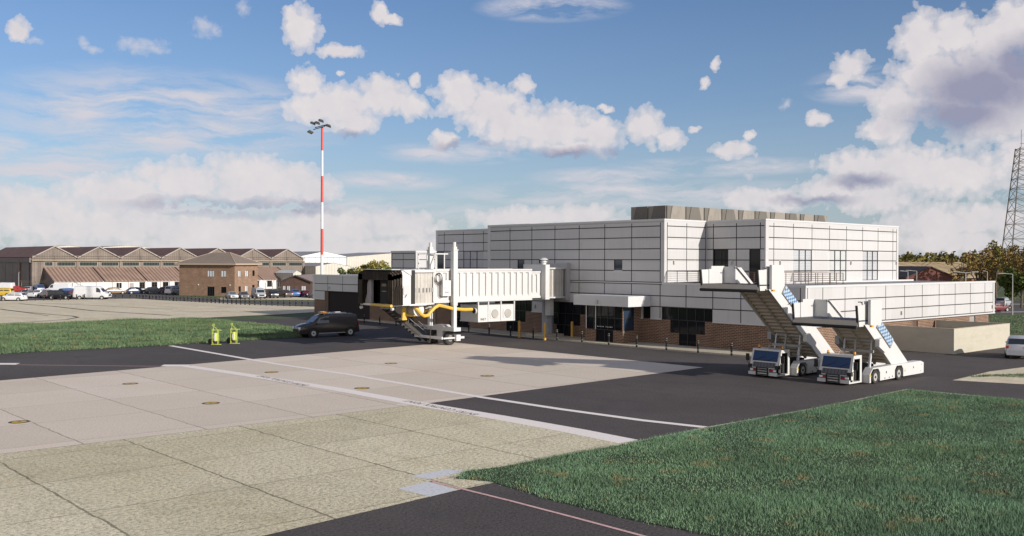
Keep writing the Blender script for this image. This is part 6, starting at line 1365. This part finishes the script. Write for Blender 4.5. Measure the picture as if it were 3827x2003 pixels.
for i, (px, D, h, r, m, n, lb, sp) in enumerate((
    (3592, 190, 10.2, 3.4, leaf_br, 600, 'sparse brown autumn tree above the terminal roof, leaves thinning', 0.75), (3660, 205, 11.6, 3.8, leaf_br, 1200, 'brown autumn tree left of the tallest one beside the lattice mast', 0.9), (3722, 225, 13.4, 4.6, leaf_ol, 2000, 'large olive autumn tree behind the parked silver off road car', 1.0),
    (3790, 215, 11.0, 4.4, leaf_br, 1800, 'brown autumn tree at the foot of the lattice mast', 1.0), (3818, 175, 7.4, 3.0, leaf_gr, 3600, 'low green bushy tree at the right edge beside the lamp post', 1.0), (3868, 200, 11.5, 5.2, leaf_br, 2400, 'brown autumn tree cut off by the right edge', 1.0))):
    tree(lb, tpos(px, D), h, r, m, n, 0.5, 30+i, 'autumn trees by the car park', 0.22, sp)
for i, (px, D, h, r, m, n, lb) in enumerate(((1290, 265, 5.8, 3.4, leaf_gr, 1800, 'small green bush left of the yellow bushes behind the garage'), (1345, 262, 6.8, 4.5, leaf_ye, 3200, 'yellow green bush in front of the wide grey hangar roof'), (1400, 255, 7.6, 4.6, leaf_ye, 3800, 'tallest yellow green bush behind the boarding bridge cab'), (1440, 240, 5.8, 4.0, leaf_gr, 2600, 'green bush at the edge of the terminal stair tower'))):
    tree(lb, tpos(px, D), h, r, m, n, 0.55, 60+i, 'bushes behind the garage', 0.1, 1.05, 'bush')
# far woods: a continuous mass beyond the long building, and low belts on the horizon
g = np.random.default_rng(5); L_ = []
for k in range(150):
    px = 3230+k*7.5; D = 470+60*math.sin(k*1.7)+40*math.sin(k*0.45); q = at(px, 1000, D); h = 11.0+2.2*math.sin(k*0.9)*math.sin(k*0.31)+1.2*math.sin(k*2.3); r = 3.6+1.2*math.sin(k*3.1); L_ += [(q[0], q[1], h-r*0.5, r*0.62), (q[0], q[1], h-r*1.35, r), (q[0]+2, q[1]+2, h*0.35, r*1.1)]
V, Fc = leaf_cloud(L_, 42000, 1.5, 5); o = np_mesh('woods', V, Fc, leaf_ol); tag(o, 'far autumn woods along the skyline on the right', 'woods', None, 'stuff')
L_ = []
for k in range(200):
    px = -600+k*14; D = 900+80*math.sin(k*1.3); q = at(px, 1000, D); h = 7.5+1.5*math.sin(k*0.8); L_ += [(q[0], q[1], h*0.6, 4.2)]
V, Fc = leaf_cloud(L_, 9000, 3.0, 6); o = np_mesh('woods', V, Fc, leaf_ol); tag(o, 'low far tree belt behind the hangars', 'woods', None, 'stuff')

# ---------------------------------------------------------------- grass
def grass_mat(name, cols, tan, scale=0.22):
    m, nt, b = newmat(name); ge = nt.nodes.new('ShaderNodeNewGeometry'); v = nt.nodes.new('ShaderNodeTexCoord').outputs['Object']
    col = ramp(nt, ge.outputs['Random Per Island'], [(0.0, cols[0]), (0.55, cols[1]), (1.0, cols[2])])
    n = noise(nt, v, scale, 5, 0.65); col = mixc(nt, 1.0, col, ramp(nt, n, [(0.3, (0.6,)*3), (0.7, (1.3,)*3)]), 'MULTIPLY'); n3 = noise(nt, v, 0.06, 4, 0.6); col = mixc(nt, ramp(nt, n3, [(0.4, 0.0), (0.65, 0.4)]), col, mixc(nt, 1.0, col, (1.4, 1.25, 0.95), 'MULTIPLY'))
    n2 = noise(nt, v, 0.75, 3, 0.5); col = mixc(nt, mth(nt, 'MULTIPLY', ramp(nt, n2, [(0.60, 0.0), (0.68, 1.0)]), 0.8), col, tan)
    nt.links.new(col, b.inputs['Base Color']); b.inputs['Roughness'].default_value = 0.75; b.inputs['Specular IOR Level'].default_value = 0.2
    return m
gm_r = grass_mat('long meadow grass', ((0.065, 0.125, 0.07), (0.135, 0.235, 0.14), (0.22, 0.325, 0.20)), (0.27, 0.23, 0.11))
gm_l = grass_mat('rough verge grass', ((0.065, 0.11, 0.055), (0.12, 0.19, 0.095), (0.18, 0.25, 0.13)), (0.26, 0.20, 0.10))
def inpoly(P, poly):
    x, y = P[:, 0], P[:, 1]; c = np.zeros(len(P), bool); n = len(poly)
    for i in range(n):
        x0, y0 = poly[i]; x1, y1 = poly[(i+1) % n]; t = (y0 > y) != (y1 > y)
        with np.errstate(divide='ignore', invalid='ignore'): c ^= t & (x < (x1-x0)*(y-y0)/(y1-y0)+x0)
    return c
def hmap(P, g):
    x, y = P[:, 0], P[:, 1]; return 0.5+0.25*np.sin(x*0.9+1.3*np.sin(y*0.5))+0.25*np.sin(y*1.1+1.7*np.sin(x*0.43))
def grass(name, poly, n, h0, h1, w, m, label, seed, lift=0.0, tall=None):
    g = np.random.default_rng(seed); pl = np.array(poly); lo, hi = pl.min(0), pl.max(0)
    P = g.uniform(lo, hi, (int(n*3.2), 2)); P = P[inpoly(P, poly)][:n]; k = len(P)
    P = P+g.normal(0, 0.12, P.shape)
    hm = hmap(P, g); keep = g.uniform(0, 1, k) < 0.45+0.75*hm; P, hm = P[keep], hm[keep]; k = len(P)
    h = (h0+(h1-h0)*hm)*g.uniform(0.6, 1.25, k)
    if tall is not None: h *= 1+tall(P)
    a = g.uniform(0, 2*PI, k); ca, sa = np.cos(a)*w/2, np.sin(a)*w/2; lx, ly = g.normal(0, 0.35, k)*h, g.normal(0, 0.35, k)*h
    z = np.full(k, 0.0)
    V = np.stack([np.stack([P[:, 0]-ca, P[:, 1]-sa, z], 1), np.stack([P[:, 0]+ca, P[:, 1]+sa, z], 1), np.stack([P[:, 0]+lx+ca*.3, P[:, 1]+ly+sa*.3, h], 1)], 1).reshape(-1, 3)
    c = lo; V[:, 0] -= c[0]; V[:, 1] -= c[1]
    o = np_mesh(name, V, np.arange(3*k).reshape(k, 3), m, None, (c[0], c[1], lift)); return tag(o, label, 'grass', None, 'stuff')
gr = [g2(*p) for p in ((1699, 1789), (1744, 1761), (1870, 1746), (2120, 1700), (2441, 1641), (2660, 1597), (3065, 1525), (3397, 1456.5), (3827, 1499), (4250, 1540), (4300, 2300), (3300, 2130), (2600, 1991), (2335, 1938), (2057, 1867), (1835, 1801))]
sheet('turf', gr, turf, 0.016)
cx_ = np.array(g2(3600, 2000))
tall = lambda P: 1.3*np.clip(1-np.linalg.norm((P-cx_)/np.array([9.0, 9.0]), axis=1), 0, 1)
grass('grass', gr, 330000, 0.05, 0.14, 0.022, gm_r, 'dark green long grass filling the near right corner of the apron', 11, 0.016, tall)
gl = [g2(*p) for p in ((-400, 1340), (0, 1324), (626, 1291), (1100, 1263), (1160, 1256), (1160, 1234), (1098, 1222), (900, 1203), (757, 1190), (640, 1192), (505, 1194), (0, 1215), (-400, 1226))]
sheet('turf', gl, turf, 0.014)
grass('grass', gl, 120000, 0.10, 0.34, 0.05, gm_l, 'rough green grass strip between the apron and the pale concrete on the left', 12, 0.014)
pk = [g2(*p) for p in ((3630, 1409), (3720, 1407), (3827, 1411), (3960, 1418), (3960, 1402), (3827, 1399), (3700, 1402))]
grass('grass', pk, 3500, 0.05, 0.2, 0.04, gm_l, 'weeds growing through the concrete pad on the right', 13, 0.004)
rl = [g2(*p) for p in ((3700, 1178), (4100, 1174), (4100, 1250), (3700, 1248))]
grass('grass', rl, 9000, 0.05, 0.16, 0.07, gm_l, 'mown lawn beyond the yard wall on the right', 14, 0.012)
